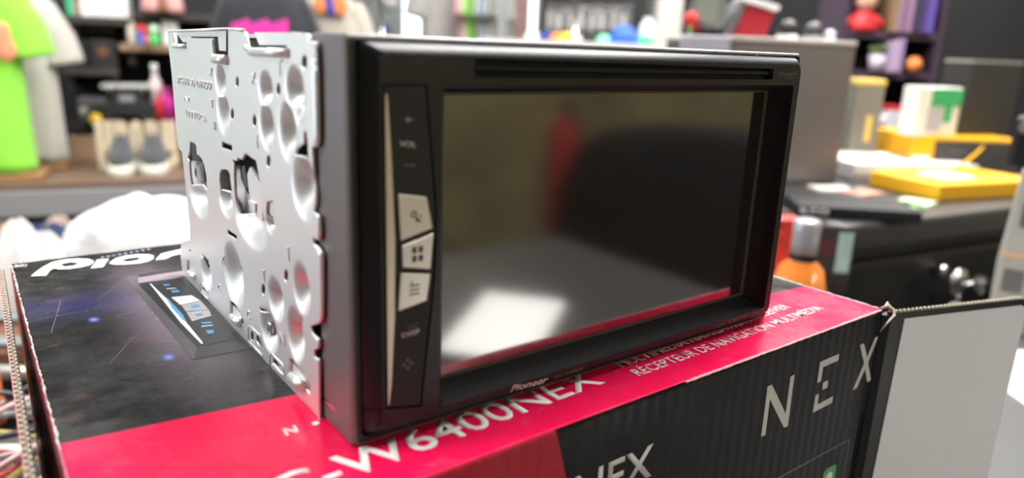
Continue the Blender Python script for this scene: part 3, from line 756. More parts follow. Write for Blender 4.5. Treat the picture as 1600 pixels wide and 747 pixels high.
MB(.001).prism([(5.35, 85.6), (5.9, 85.4), (6.9, 70), (7.7, 52), (7.5, 32), (6.5, 14), (5.8, 8.6), (5.45, 8.6), (5.4, 40)], lambda a, b_, d: (a, d, b_), -.35, -.04).build('silver_strip', m_silver, pan, bevel=.0001)
# module joints on the rounded left edge
for z in (87.45, 7.5):
    MB(.001).tube([(-.03, 3.1, z), (.12, 2.0, z), (.9, .95, z), (2.2, .3, z), (3.8, .02, z), (5, 0, z)], .13, 6).build('module_joint', m_black, ru)
def btn(px, icon):
    poly = [bez(u, v, -.7) for u, v in px]
    mb_ = MB(.001); mb_.prism(poly, lambda a, b_, d: (a, d, b_), -.75, -.04); o_ = mb_.build('button', m_button, pan, bevel=.00025)
    cx = sum(p_[0] for p_ in poly) / 4; cz = sum(p_[1] for p_ in poly) / 4
    ic = MB(.001); f_ = lambda a, b_, d: (a, d, b_)
    if icon == 'a':
        ic.prism([(cx + .9 * math.cos(k * .4) - .3, cz + .9 * math.sin(k * .4) + .3) for k in range(16)], f_, -.83, -.75, holes=[[(cx + .5 * math.cos(k * .63) - .3, cz + .5 * math.sin(k * .63) + .3) for k in range(10)]])
        ic.prism([(cx + .3, cz - .2), (cx + 2, cz - 1.9), (cx + .2, cz - 1.6)], f_, -.83, -.75)
        ic.box(cx + 1.2, cx + 1.8, -.83, -.75, cz - .6, cz - .1)
    elif icon == 'b':
        for i in (-1, 1):
            for j in (-1, 1): ic.box(cx + i * .9 - .6, cx + i * .9 + .6, -.83, -.75, cz + j * 1.1 - .8, cz + j * 1.1 + .8)
    else:
        for j in range(3): ic.box(cx - 1.4, cx + 1.4, -.83, -.75, cz + 1.0 - j * 1.1, cz + 1.4 - j * 1.1)
        ic.box(cx - 1.0, cx - .4, -.83, -.75, cz + 1.7, cz + 2.2)
    ic.build('button_icon', m_icon, o_)
btn([(622, 303), (667, 308), (676, 357), (626, 377)], 'a'); btn([(628, 384), (678, 364), (673, 421), (629, 418)], 'b'); btn([(626, 427), (673, 428), (667, 470), (622, 487)], 'c')
def bt(s_, u0, v0, u1, v1, h, m=m_legend, y=-.12, bold=.01, shear=0, par=pan):
    a = bez(u0, v0, y); b_ = bez(u1, v1, y)
    text('legend', s_, (a[0] / 1000, y / 1000, a[1] / 1000), (b_[0] / 1000, y / 1000, b_[1] / 1000), h / 1000, (0, -1, 0), m, par, ext=.00004, bold=bold, shear=shear)
bt('VOL', 624, 229, 650, 230, 1.3, mat('legend_bright', (.55, .52, .46), .5)); bt('+', 628, 194, 646, 194, 2.0); bt('–', 631, 262, 649, 262, 1.6)
bt('DISP', 628, 528, 656, 521, 1.3, mat('legend_bright')); bt('MIC', 636, 518, 654, 512, 1.6, m_legend_d); 
mb = MB(.001); cx, cz = bez(637, 569, -.1)
for dx, dz in ((0, 1.1), (0, -1.1), (1.1, 0), (-1.1, 0)): mb.box(cx + dx - .45, cx + dx + .45, -.12, -.04, cz + dz - .45, cz + dz + .45)
mb.build('legend', m_legend_d, pan)
# faces of the small icons at the top left, and the printed marks of the bezel
mb = MB(.001)
mb.prism(rrect(23.2, 92.4, 6.2, 3.8, .8), lambda a, b_, d: (a, d, b_), -.06, 0, holes=[rrect(23.2, 92.4, 5.5, 3.1, .6)])
mb.prism(rrect(14.3, 93.2, 2.6, 2.6, 1.2), lambda a, b_, d: (a, d, b_), -.06, 0)
mb.prism(rrect(8.6, 92.8, 4.6, 3.2, .3), lambda a, b_, d: (a, d, b_), -.06, 0, holes=[rrect(8.6, 92.8, 4.2, 2.8, .3)])
mb.build('bezel_mark', mat('bezel_mark_dim', (.012, .012, .013), .5), ru)
bt('((SiriusXM))', 1215, 118.5, 1247, 119.5, 1.3, mat('mark_red_dim', (.10, .085, .09), .5), -.06, par=ru); bt('READY', 1226, 123, 1240, 123.5, .6, m_legend_d, -.06, par=ru)
bt('Pioneer', 797, 613, 856, 597, 2.0, m_logo, -.06, .015, .35, par=ru)
bt('AVIC-W6400NEX', 864, 593, 915, 577, 1.2, m_legend_d, -.06, par=ru)
bt('HDMI', 1138, 507, 1166, 497, 1.6, mat('mark_red_dim'), -.06, par=ru); bt('DVD', 1175, 494, 1193, 487, 1.6, mat('mark_red_dim'), -.06, par=ru); bt('USB', 1116, 514, 1130, 509, 1.3, m_legend_d, -.06, par=ru)
#==BACKGROUND==
# ------------------------------------------------------------------ shop frame helpers
LA = math.radians(24); L0 = (-1.519, 2.089)
LX = (math.cos(LA), math.sin(LA)); LY = (-math.sin(LA), math.cos(LA))
def LW(x, y, z): return W(L0[0] + LX[0] * x + LY[0] * y, L0[1] + LX[1] * x + LY[1] * y, z)
def atl(u, v, yl):                  # pixel -> (x, z) on a plane yl behind the display table's front edge
    d = ray(u, v); dx, dy = d.dot(RGT), d.dot(FWD)
    a = dx * LY[0] + dy * LY[1]; b_ = L0[0] * LY[0] + L0[1] * LY[1] + yl
    t = b_ / a; X, Y = dx * t, dy * t
    return ((X - L0[0]) * LX[0] + (Y - L0[1]) * LX[1], CAM.z + d.z * t)
LRZ = YAW + LA
def lbox(name, label, cat, u0, v0, u1, yl, z0, dep, m, group=None, rz=0, bevel=.004, v1=None):
    """a box standing at height z0; its front spans u0..u1 and its top edge is seen at v0"""
    xa, zt = atl(u0, v0, yl); xb, _ = atl(u1, v0, yl)
    w = abs(xb - xa); h = zt - z0
    t = thing(name, label, cat, LW((xa + xb) / 2, yl + dep / 2, z0), LRZ + rz, group)
    MB().box(-w / 2, w / 2, -dep / 2, dep / 2, 0, h).build('body', m, t, bevel=bevel)
    return t, w, h
m_cloth = lambda n, c: mat(n, c, .9, sheen=.3, bump=.25, bscale=300)

# ---- display table on the left
TZ = .85
m_tabletop = mat('brown_tabletop', (.17, .11, .08), .45, var=.15, vscale=5)
t = thing('display_table', 'long brown-topped display table with a grey front edge, left background', 'table', LW(.55, .4, 0), LRZ)
MB().box(-1.5, .38, -.39, .38, TZ - .02, TZ).build('tabletop', m_tabletop, t, bevel=.003)
MB().box(-1.5, .38, -.40, .38, TZ - .10, TZ - .022).build('edge_band', mat('grey_edge', (.27, .27, .28), .5), t, bevel=.004)
for x in (-1.4, .32):
    for y in (-.33, .36): MB().box(x - .03, x + .03, y - .03, y + .03, 0, TZ - .1).build('leg', m_frame, t)
MB().box(-1.45, .34, .30, .33, .1, TZ - .1).build('back_panel', mat('under_table_shade', (.02, .02, .024), .7), t)  # near-black sheet put in for the shaded space under the table

# ---- wall shelves behind it
m_shelf = mat('dark_shelf', (.05, .045, .042), .5)
m_shelfw = mat('wood_shelf', (.36, .24, .15), .5)
YS = .52
def shelf(v, ua, ub, m, label):
    xa, z = atl(ua, v, YS); xb, _ = atl(ub, v, YS)
    t = thing('wall_shelf', label, 'shelf', LW((xa + xb) / 2, YS + .14, z - .025), LRZ)
    w = abs(xb - xa); MB().box(-w / 2, w / 2, -.14, .138, 0, .025).build('board', m, t, bevel=.002)
    for s_ in (-.4, .4): MB().box(s_ * w - .01, s_ * w + .01, -.1, .138, -.05, -.001).build('bracket', m_shelf, t)
    return z
S0 = shelf(24, 100, 205, m_shelf, 'dark wall shelf under the white carton at the top left')
S1 = shelf(68, 186, 345, m_shelfw, 'light wood wall shelf holding small white boxes')
S2 = shelf(192, 108, 330, m_shelf, 'dark wall shelf with the black toy truck, above the cream letters')
SA = shelf(106, 96, 184, m_shelf, 'short dark wall shelf with two black audio boxes')
S3 = shelf(18, 208, 345, m_shelf, 'dark wall shelf with the pink toys at the very top')
m_wcard = mat('white_card', (.85, .84, .84), .5)
t, w, h = lbox('product_box', 'large white box with a dark squiggle, topmost on the left shelves', 'box', 120, -30, 196, YS, S0, .2, m_wcard)
sq = MB(); sq.tube([(-.03 + .012 * k, -.102, .09 + .012 * math.sin(k * 2.1)) for k in range(7)], .004, 6); sq.build('printed_squiggle', m_icon, t)
lbox('product_box', 'tiny green and blue box left of the large white box', 'box', 101, -6, 112, YS, S0, .06, mat('teal_green', (.05, .45, .22), .5))
lbox('product_box', 'narrow tan box squeezed beside the large white box', 'box', 113, 0, 119, YS, S0, .06, mat('tan_card', (.5, .32, .24), .6))
t, w, h = lbox('amplifier', 'wide black audio amplifier with a grey top edge on the short shelf', 'amplifier', 112, 32, 182, YS + .12, SA + .115, .12, mat('black_plastic', (.025, .025, .027), .4))
t, w, h = lbox('speaker_box', 'black square speaker box with a brown round emblem', 'box', 138, 62, 180, YS, SA, .2, mat('black_card', (.018, .018, .018), .6))
MB().lathe([(.018, 0), (.018, .002)], (0, 0, 0), 20).build('emblem', mat('brown_emblem', (.16, .06, .03), .6), t, loc=(0, -.101, h * .6), rot=(PI / 2, 0, 0))
t, w, h = lbox('speaker_box', 'plain black speaker box at the left end of the short shelf', 'box', 110, 62, 134, YS, SA, .2, mat('black_card'))
# support the amplifier on a riser
lbox('riser', 'low black riser block under the wide amplifier', 'stand', 114, 58, 180, YS + .215, SA, .03, mat('black_card'))
lbox('product_box', 'tall slim cream box at the left end of the wood shelf', 'box', 197, 31, 209, YS, S1, .05, mat('cream_card', (.62, .56, .47), .6))
t, w, h = lbox('product_box', 'squat white box with a blister window on the wood shelf', 'box', 213, 36, 247, YS + .06, S1, .06, m_wcard)
lbox('product_box', 'upright white box nearest the steel receiver on the wood shelf', 'box', 251, 30, 277, YS + .02, S1, .08, m_wcard)
def lball(name, label, cat, u, v, yl, r, m, z0, sc=(1, 1, 1)):
    x, _ = atl(u, v, yl); o_ = MB().ball((0, 0, r * sc[2]), (r * sc[0], r * sc[1], r * sc[2]), 16).build(name, m, None, LW(x, yl, z0), LRZ)
    return tag(o_, label, cat)
def figurine(label, u, yl, z0, h, cols, group=None):
    x, _ = atl(u, 50, yl); t = thing('figurine', label, 'toy', LW(x, yl, z0), LRZ, group)
    MB().lathe([(.0, 0), (h * .24, 0), (h * .26, h * .12), (h * .2, h * .45), (h * .08, h * .52)], n=16).build('body', cols[0], t)
    MB().ball((0, 0, h * .74), (h * .25, h * .23, h * .26), 16).build('head', cols[1], t)
    return t
m_red = mat('toy_red', (.62, .03, .04), .45); m_green = mat('toy_green', (.06, .55, .12), .45); m_blue = mat('toy_blue', (.02, .13, .6), .45)
m_pink = mat('toy_pink', (.62, .32, .32), .6); m_mag = mat('magenta', (.70, .04, .38), .6); m_yel = mat('toy_yellow', (.85, .55, .03), .45)
figurine('small red toy in front of the squat white box', 222, YS - .04, S1, .07, (m_red, m_red))
figurine('small green toy between the white boxes on the wood shelf', 241, YS - .04, S1, .07, (m_green, mat('mint', (.45, .7, .5), .5)))
figurine('small blue toy at the front lip of the wood shelf', 218, YS - .10, S1, .045, (m_blue, m_blue))
for k, (u, c) in enumerate(((240, m_pink), (258, mat('toy_brown', (.25, .10, .07), .6)), (274, m_pink))):
    figurine(['pale pink doll, left of three at the very top', 'brown haired doll between the two pink dolls', 'pale pink doll nearest the receiver at the very top'][k], u, YS, S3, .14, (c, m_pink))
# bottles under the wood shelf
def bottle(label, u, vtop, yl, z0, r, m, cap, group=None):
    x, zt = atl(u, vtop, yl); h = zt - z0; t = thing('bottle', label, 'bottle', LW(x, yl, z0), LRZ, group)
    MB().lathe([(0, 0), (r, 0), (r, h * .68), (r * .45, h * .8), (r * .4, h * .86)], n=20).build('body', m, t)
    MB().lathe([(0, h * .86), (r * .5, h * .86), (r * .5, h), (0, h)], n=20).build('cap', cap, t)
bottle('white bottle with a rosy cap on the truck shelf', 240, 100, YS, S2, .022, mat('bottle_white', (.72, .62, .66), .35), m_wcard)
bottle('short red bottle in front of the white one', 247, 140, YS - .06, S2, .014, m_red, m_red)
bottle('magenta bottle nearest the steel plate on the truck shelf', 260, 138, YS, S2, .022, m_mag, m_mag)
# toy truck
x, _ = atl(200, 180, YS); t = thing('toy_truck', 'black toy pickup truck with a pale roof panel on the dark shelf', 'toy truck', LW(x, YS, S2), LRZ)
b_ = MB(); b_.prism([(-.11, .03), (-.105, .065), (-.06, .075), (-.035, .115), (.045, .115), (.07, .075), (.11, .07), (.11, .03)], lambda a, c, d: (a, d, c), -.05, .05)
b_.build('body', mat('truck_black', (.03, .03, .033), .25), t, bevel=.004)
MB().box(-.075, .085, -.055, .055, .128, .14).build('roof_panel', mat('pale_grey', (.55, .56, .54), .5), t, bevel=.003)
for x_ in (-.05, .06): MB().box(x_ - .004, x_ + .004, -.045, .045, .112, .13).build('rack_post', m_metal2, t)
for x_ in (-.07, .07):
    for y_ in (-.052, .052): MB().cyl((x_, y_ - .012, .026), (x_, y_ + .012, .026), .026, n=18).build('wheel', mat('tyre', (.02, .02, .02), .8), t)
MB().box(-.02, .03, -.052, -.05, .08, .105).build('window', mat('truck_window', (.25, .26, .28), .2), t)
# grey camera-like gadget with yellow and red ball
t, w, h = lbox('gadget', 'grey rounded gadget with pale dials left of the toy truck', 'gadget', 118, 152, 168, YS, S2, .08, mat('gadget_grey', (.12, .12, .125), .4), bevel=.012)
for x_, z_ in ((.02, .03), (.045, .05), (-.03, .045)): MB().cyl((x_, -.048, z_), (x_, -.04, z_), .012, n=16).build('dial', mat('pale_grey'), t)
o_ = lball('toy_ball', 'small yellow and red ball on the dark shelf', 'ball', 146, 160, YS - .09, .022, m_yel, S2)
# black boxes under the truck shelf, on the table
lbox('product_box', 'black carton lying behind the cream letters on the table', 'box', 112, 196, 146, YS - .06, TZ + .03, .2, mat('black_card'))
lbox('wooden_tray', 'flat light wood tray under the black carton on the table', 'tray', 106, 213, 150, YS - .08, TZ, .24, m_shelfw)
# cream block letters standing on the table
m_letter = mat('cream_wood', (.62, .52, .38), .6)
def letter(ch, u0, u1, vt, yl):
    xa, zt = atl(u0, vt, yl); xb, _ = atl(u1, vt, yl); w = xb - xa; h = zt - TZ
    t_ = .022; mb = MB(); f_ = lambda a, b2, d: (a, d, b2)
    if ch == 'H': mb.box(0, t_, 0, .025, 0, h); mb.box(w - t_, w, 0, .025, 0, h); mb.box(t_, w - t_, 0, .025, h * .42, h * .42 + t_)
    elif ch == 'n': mb.prism([(0, 0), (0, h), (t_, h), (t_, h * .93)] + [(w / 2 + w / 2 * math.cos(a), h - w / 2 + w / 2 * math.sin(a)) for a in [PI * .62 - PI * .62 * k / 12 for k in range(13)]] + [(w, 0), (w - t_, 0)] +
                        [(w / 2 + (w / 2 - t_) * math.cos(a), h - w / 2 + (w / 2 - t_) * math.sin(a)) for a in [PI * k / 12 for k in range(13)]] + [(t_, 0)], f_, 0, .025)
    elif ch == 'o': mb.prism(rrect(w / 2, h / 2 , w, h, w * .48, 8), f_, 0, .025, holes=[rrect(w / 2, h / 2, w - 2 * t_, h - 2 * t_, (w - 2 * t_) * .48, 8)])
    else:
        mb.prism([(0, h), (t_, h)] + [(w / 2 + (w / 2 - t_) * math.cos(a), h * .5 + (w / 2 - t_) * math.sin(a)) for a in [PI + PI * k / 10 for k in range(11)]] + [(w - t_, h), (w, h), (w, h * .1), (w * .6, 0), (w * .1, 0), (w * .1, t_), (w - t_, h * .12 + t_)] + [(w / 2 + w / 2 * math.cos(a), h * .5 + w / 2 * math.sin(a)) for a in [-.2 * PI - .8 * PI * k / 10 for k in range(1, 11)]], f_, 0, .025)
    return mb.build('block_letter', m_letter, None, LW(xa, yl, TZ), LRZ)
for k, (ch, u0, u1) in enumerate((('H', 147, 173), ('n', 176, 197), ('o', 201, 221), ('n', 226, 246), ('y', 251, 274))):
    o_ = letter(ch, u0, u1, 190, .24)
    tag(o_, ['cream wooden letter H, first of the row behind the shoes', 'cream wooden letter n directly after the H', 'round cream wooden letter o in the middle of the row',
             'cream wooden letter n right after the letter o', 'cream wooden letter y nearest the steel receiver'][k], 'letter', 'cream block letters on the display table')
# shoes
m_shoe = m_cloth('charcoal_knit', (.05, .053, .06)); m_sole = mat('white_sole', (.80, .77, .68), .5)
for k, (ua, ub) in enumerate(((160, 211), (213, 265))):
    xa, _ = atl(ua, 270, .06); xb, _ = atl(ub, 270, .06); w = xb - xa
    t = thing('sneaker', ['dark grey sneaker with thick white sole, the left one of the pair', 'dark grey sneaker with thick white sole, the right one of the pair'][k], 'shoe', LW((xa + xb) / 2, .20, TZ), LRZ, 'pair of sneakers on the display table')
    def foot(z, g=1.0): return [(w / 2 * g * (math.copysign(abs(math.cos(a)) ** .8, math.cos(a))) * (1 - .18 * (math.sin(a) > 0) * math.sin(a)), .135 * math.sin(a) * g, z) for a in [2 * PI * j / 28 for j in range(28)]]
    MB().loft([foot(0, .96), foot(.006, 1), foot(.03, 1), foot(.034, .97)]).build('sole', m_sole, t)
    up = []
    for z, gx, y0, y1 in ((.034, .92, -.125, .125), (.055, .88, -.11, .128), (.075, .74, -.06, .128), (.095, .6, -.005, .126), (.115, .54, .02, .124)):
        up.append([(w / 2 * gx * math.cos(a), (y0 + y1) / 2 + (y1 - y0) / 2 * math.sin(a), z) for a in [2 * PI * j / 28 for j in range(28)]])
    MB().loft(up).build('upper', m_shoe, t)
    MB().ball((0, .07, .115), (w * .2, .04, .004), 16).build('shoe_opening', m_black, t)

# ---- T-shirts
def tshirt(name, label, loc, rz, w, h, m, group=None, stand=0, fold=.012, seed=0, dep=.085):
    rnd = random.Random(seed); ph = rnd.random() * 6
    t = thing(name, label, 't-shirt', loc, rz, group); mb = MB(); N = 48; rings = []
    for z_, kx, ky in ((0, 1.0, 1), (.04, 1.0, 1), (.3, .98, 1), (.6, .97, 1), (.8, .97, .95), (.92, .82, .8), (.97, .6, .65), (1.0, .3, .45)):
        r = []
        for k in range(N):
            a = 2 * PI * k / N; f_ = 1 + fold * 6 * math.sin(a * 7 + ph + z_ * 3) * (1 - z_ * .6)
            r.append((w / 2 * kx * math.copysign(abs(math.cos(a)) ** .7, math.cos(a)), dep * ky * f_ * math.copysign(abs(math.sin(a)) ** .8, math.sin(a)), h * z_ + .004 * math.sin(a * 3 + ph) * (z_ == 0)))
        rings.append(r)
    mb.loft(rings)
    for s_ in (-1, 1):
        rr = []
        for q, (x_, z_, a_, b2) in enumerate(((.33, .90, .070, .05), (.41, .83, .078, .05), (.465, .73, .078, .048), (.505, .60, .078, .05), (.512, .57, .077, .052))):
            dr = Vector((s_ * .2, 0, -.98)).normalized() if q > 1 else Vector((s_ * .75, 0, -.65)).normalized(); nx = Vector((dr.z, 0, -dr.x))
            c_ = Vector((s_ * w * x_ * 1.0, 0, h * z_))
            rr.append([c_ + nx * a_ * math.cos(2 * PI * k / 20) * (w / .46) + Vector((0, 1, 0)) * b2 * (dep / .085) * math.sin(2 * PI * k / 20) for k in range(20)])
        mb.loft(rr)
    mb.build('fabric', m, t)
    MB().lathe([(w * .16, h * .995), (w * .17, h * 1.005), (w * .16, h * 1.02), (w * .14, h * 1.02), (w * .13, h * 1.0)], n=24, sy=.7 * dep / .085).build('collar', m, t)
    return t
def bust_stand(label, loc, rz, z, w=.16):
    t = thing('bust_stand', label, 'display stand', loc, rz)
    MB().box(-w, w, -.08, .08, 0, .022).build('base', mat('bust_base_wood', (.32, .17, .07), .5), t, bevel=.004)
    MB().cyl((0, 0, .022), (0, 0, z), .012, n=12).build('pole', m_metal2, t)
    return t
p_ = atl(-84, 280, .12)
m_lime = m_cloth('lime_cloth', (.27, .72, .06)); m_greyt = m_cloth('stone_cloth', (.50, .48, .44)); m_blackt = m_cloth('black_cloth', (.02, .022, .028))
t = tshirt('t_shirt', 'bright lime green t-shirt with a coral print at the left edge', LW(p_[0], .12, TZ + .03), LRZ, .48, .585, m_lime, seed=1)
for k, (u, v, r) in enumerate(((0, 48, .020), (3, 60, .020), (7, 78, .026), (-6, 66, .03))):
    xa, za = atl(u, v, .02)
    MB().ball((xa - p_[0], -.082, za - TZ - .03), (r, .006, r * 1.3), 12).build('printed_patch', mat('coral_print', (.85, .32, .18), .8), t)
bust_stand('wooden display stand inside the lime green t-shirt', LW(p_[0], .12, TZ), LRZ, .5, .26)
p_ = atl(-4, 230, .42)
tshirt('t_shirt', 'plain stone grey t-shirt standing behind the lime green one', LW(p_[0], .33, TZ + .03), LRZ, .44, .54, m_greyt, seed=2)
bust_stand('wooden display stand inside the stone grey t-shirt', LW(p_[0], .33, TZ), LRZ, .5, .22)
p_ = atl(418, 60, .30); t = tshirt('t_shirt', 'black t-shirt with a magenta print behind the receiver', LW(p_[0], .30, TZ + .02), LRZ, .30, .62, m_blackt, seed=3)
bust_stand('wooden display stand inside the black t-shirt', LW(p_[0], .30, TZ), LRZ, .5, .14)
pr = MB()
for k in range(9):
    xa, za = atl(366 + k * 10, 47, .21); pr.prism(rrect(xa - p_[0], za - TZ - .02, .017, .05 + .012 * ((k * 7) % 3), .006), lambda a, c, d: (a, d, c), -.093, -.086)
pr.build('printed_patch', m_mag, t)

# ---- low bench with bags under the table edge
BZ = .72
bx, _ = atl(150, 400, -.55)
t = thing('storage_bench', 'low reddish brown bench below the display table', 'bench', W(-.78, 1.52, 0), LRZ)
MB().box(-.75, .6, -.2, .25, BZ - .03, BZ).build('benchtop', mat('bench_wood', (.20, .09, .06), .5), t, bevel=.003)
for x in (-.7, .55):
    for y in (-.15, .2): MB().box(x - .02, x + .02, y - .02, y + .02, 0, BZ - .03).build('leg', m_shelf, t)
MB().box(-.7, .55, .2, .22, .1, BZ - .03).build('back_panel', m_shelf, t)
def sack(name, label, cat, loc, rx, ry, h, m, seed, parts=None):
    rnd = random.Random(seed); rings = []
    ph = [rnd.random() * 6 for _ in range(6)]
    for i in range(15):
        z = i / 14; prof = min(1, (1 - (abs(z - .45) / .56) ** 4)) ** .5 if i not in (0, 14) else (.8 if i == 0 else .1)
        if i == 14: prof = .25
        rings.append([(rx * prof * math.copysign(abs(math.cos(a)) ** .75, math.cos(a)) * (1 + .05 * math.sin(5 * a + ph[0] + 4 * z)), ry * prof * math.sin(a) * (1 + .06 * math.sin(4 * a + ph[1])),
                       h * z + .012 * math.sin(3 * a + ph[2]) * z + .006 * math.sin(8 * a + ph[3]) * z) for a in [2 * PI * k / 48 for k in range(48)]])
    o_ = MB().loft(rings).build(name, m, None, loc, LRZ, sub=1)
    return tag(o_, label, cat)
m_bag = mat('white_plastic_bag', (.95, .95, .96), .4, bump=.5, bscale=18)
Xb, _, _ = at(232, 400, 1.42)
_, _, zt = at(210, 311, 1.42)
sack('shopping_bag', 'big crumpled white plastic bag on the bench behind the carton', 'bag', W(Xb, 1.42, BZ), .145, .09, zt - BZ, m_bag, 4)
def heap(name, label, cat, u, v0, Y, rx, ry, m, seed, z0=BZ):
    X, _, zt = at(u, v0, Y); rnd = random.Random(seed); ph = [rnd.random() * 6 for _ in range(5)]; rings = []; h = zt - z0
    for i in range(9):
        z = i / 8; r_ = math.sqrt(max(.003, 1 - z * z))
        rings.append([(rx * r_ * math.cos(a) * (1 + .16 * math.sin(3 * a + ph[0] + z)), ry * r_ * math.sin(a) * (1 + .14 * math.sin(4 * a + ph[1])), h * z * (1 + .1 * math.sin(5 * a + ph[2]))) for a in [2 * PI * k / 40 for k in range(40)]])
    o_ = MB().loft(rings).build(name, m, None, W(X, Y, z0), LRZ, sub=1)
    return tag(o_, label, cat)
heap('folded_cloth', 'crumpled navy blue cloth between the white cloth and the bag', 'cloth', 72, 352, 1.55, .085, .08, m_cloth('navy_cloth', (.015, .03, .10)), 5)
heap('folded_cloth', 'crumpled white cloth at the left end of the bench', 'cloth', 25, 348, 1.42, .055, .07, m_cloth('white_cloth', (.72, .70, .68)), 6)
heap('folded_cloth', 'small white cloth lying on top of the navy one', 'cloth', 68, 366, 1.44, .05, .035, m_cloth('white_cloth', (.72, .70, .68)), 8)
heap('paper_bag', 'brown paper bag at the very left of the bench', 'bag', -2, 352, 1.50, .05, .06, mat('kraft_paper', (.30, .20, .13), .8), 9)
heap('folded_cloth', 'pinkish beige cloth behind the navy one', 'cloth', 92, 340, 1.66, .05, .04, m_cloth('blush_cloth', (.55, .42, .36)), 10)

# ---- on the counter left of the carton
CZ = 1.03
X, _, zt = at(0, 395, .43)
t = thing('product_box', 'orange and blue box half out of the picture beside the carton', 'box', W(X - .062, .43, CZ), YAW)
MB().box(-.03, .028, -.03, .03, 0, zt - CZ).build('body', mat('orange_card', (.62, .16, .05), .5), t, bevel=.002)
MB().box(-.03, .0285, -.0305, -.0295, (zt - CZ) * .62, (zt - CZ) * .88).build('blue_band', mat('blue_ink', (.03, .06, .28), .5), t)
MB().box(-.03, .02, -.0305, -.0295, (zt - CZ) * .4, (zt - CZ) * .43).build('white_line', m_white_ink, t)
t = thing('wire_rack', 'grey metal wire rack lying on the counter left of the carton', 'rack', W(-.36, .50, CZ), YAW)
for k in range(5): MB().cyl((-.12, -.10 + k * .055, .012), (.10, -.10 + k * .055, .012), .006, n=10).build('rod', mat('rack_steel', (.45, .46, .45), .35, .7), t)
for x in (-.12, .10): MB().cyl((x, -.11, .006), (x, .13, .006), .006, n=10).build('side_rod', mat('rack_steel'), t)
wires = [('white', (.82, .83, .85), 1), ('red', (.62, .08, .08), 2), ('blue', (.08, .25, .55), 3), ('yellow', (.75, .62, .18), 4), ('grey', (.4, .42, .43), 5), ('pink', (.80, .45, .45), 6), ('black', (.05, .05, .06), 7)]
for nm, c, sd in wires:
    rnd = random.Random(sd * 11); pts = []
    cx, cy = at(8, 680, .36)[0], .36
    for k in range(15):
        a = k * .62 + sd; pts.append((cx + rnd.uniform(-.008, .008) + .030 * math.cos(a) + .001 * sd, .365 + .035 * math.sin(a) + rnd.uniform(-.006, .006), .004 + .0065 * (sd - 1) + .010 * (1 + math.sin(a * 1.7 + sd))))
    fine = []
    for i in range(len(pts) - 1):
        for s_ in range(4):
            f_ = s_ / 4; f2 = f_ * f_ * (3 - 2 * f_); q = Vector(pts[i]).lerp(Vector(pts[i + 1]), f_); fine.append(q)
    fine.append(Vector(pts[-1]))
    for _ in range(3): fine = [fine[0]] + [(fine[i - 1] + fine[i] * 2 + fine[i + 1]) / 4 for i in range(1, len(fine) - 1)] + [fine[-1]]
    o_ = MB().tube([W(q.x, q.y, q.z) - W(0, 0, 0) for q in fine], .0017, 8).build('cable', mat('cable_' + nm, c, .4), None, W(0, 0, CZ))
    tag(o_, nm + ' insulated wire in the tangle left of the carton', 'wire', 'tangled wires left of the carton')

# ---- far background: garment rack, pegboard, display table
RY = 3.7
t = thing('garment_rack', 'chrome garment rack holding the row of shirts behind the receiver', 'clothes rack', W(at(740, 20, RY)[0], RY, 0), YAW)
RZ_ = 1.78
for x in (-.45, .5):
    MB().cyl((x, 0, .03), (x, 0, RZ_), .013, n=12).build('post', m_chrome, t)
    MB().cyl((x, -.22, .02), (x, .22, .02), .015, n=12).build('foot', m_chrome, t)
MB().cyl((-.45, 0, RZ_), (.5, 0, RZ_), .013, n=12).build('rail', m_chrome, t)
rk = [('pale grey', (.40, .39, .37), 722, 20), ('rose pink', (.80, .42, .46), 734, 80), ('cream', (.78, .74, .66), 741, 80), ('lime green', (.32, .75, .10), 751, 78), ('white', (.62, .62, .60), 762, 80), ('sky blue', (.42, .55, .72), 770, 80), ('beige', (.62, .58, .50), 779, 80), ('mid grey', (.26, .27, .27), 788, 80)]
for k, (nm, c, u, ang) in enumerate(rk):
    X = at(u, 20, RY)[0]
    t = tshirt('t_shirt', nm + (' t-shirt facing forward at the left end of the clothes rack' if k == 0 else ' t-shirt seen edge-on on the clothes rack'), W(X, RY, RZ_ - .05 - .66), YAW + math.radians(ang), .42, .62, m_cloth('rack_cloth_%d' % k, c), 'shirts on the clothes rack', seed=20 + k, dep=.085 if k == 0 else .014)
    MB().tube([(-.15, 0, .58), (0, 0, .65), (.15, 0, .58)], .005, 6).build('hanger_bar', m_metal2, t)
    MB().tube([(0, 0, .65), (0, 0, .70), (.012, .012, .722), (0, 0, .73)], .003, 6).build('hanger_hook', m_metal2, t)
# pale patterned shirt on a floor stand between the tables
X = at(512, 20, 2.95)[0]
t = tshirt('t_shirt', 'cream t-shirt with an orange and blue print above the corner of the receiver', W(X, 2.95, .86), YAW, .30, .62, m_cloth('cream_cloth', (.42, .39, .34)), seed=31)
for (u, v, c, r) in ((500, 8, 'orange_print', .026), (530, 8, 'orange_print', .03), (517, 14, 'indigo_print', .02), (513, 2, 'indigo_print', .018)):
    q = at(u, v, 2.86); MB().ball((q[0] - X, -.088, q[2] - .86), (r, .008, r * 1.5), 12).build('printed_patch', mat(c, (.75, .25, .08) if c[0] == 'o' else (.06, .06, .4), .8), t)
t = thing('bust_stand', 'tall floor stand carrying the cream printed t-shirt', 'display stand', W(X, 2.95, 0), YAW)
MB().lathe([(.09, 0), (.09, .015), (.02, .03)], n=24).build('base', m_metal2, t); MB().cyl((0, 0, .02), (0, 0, 1.4), .012, n=12).build('pole', m_metal2, t)
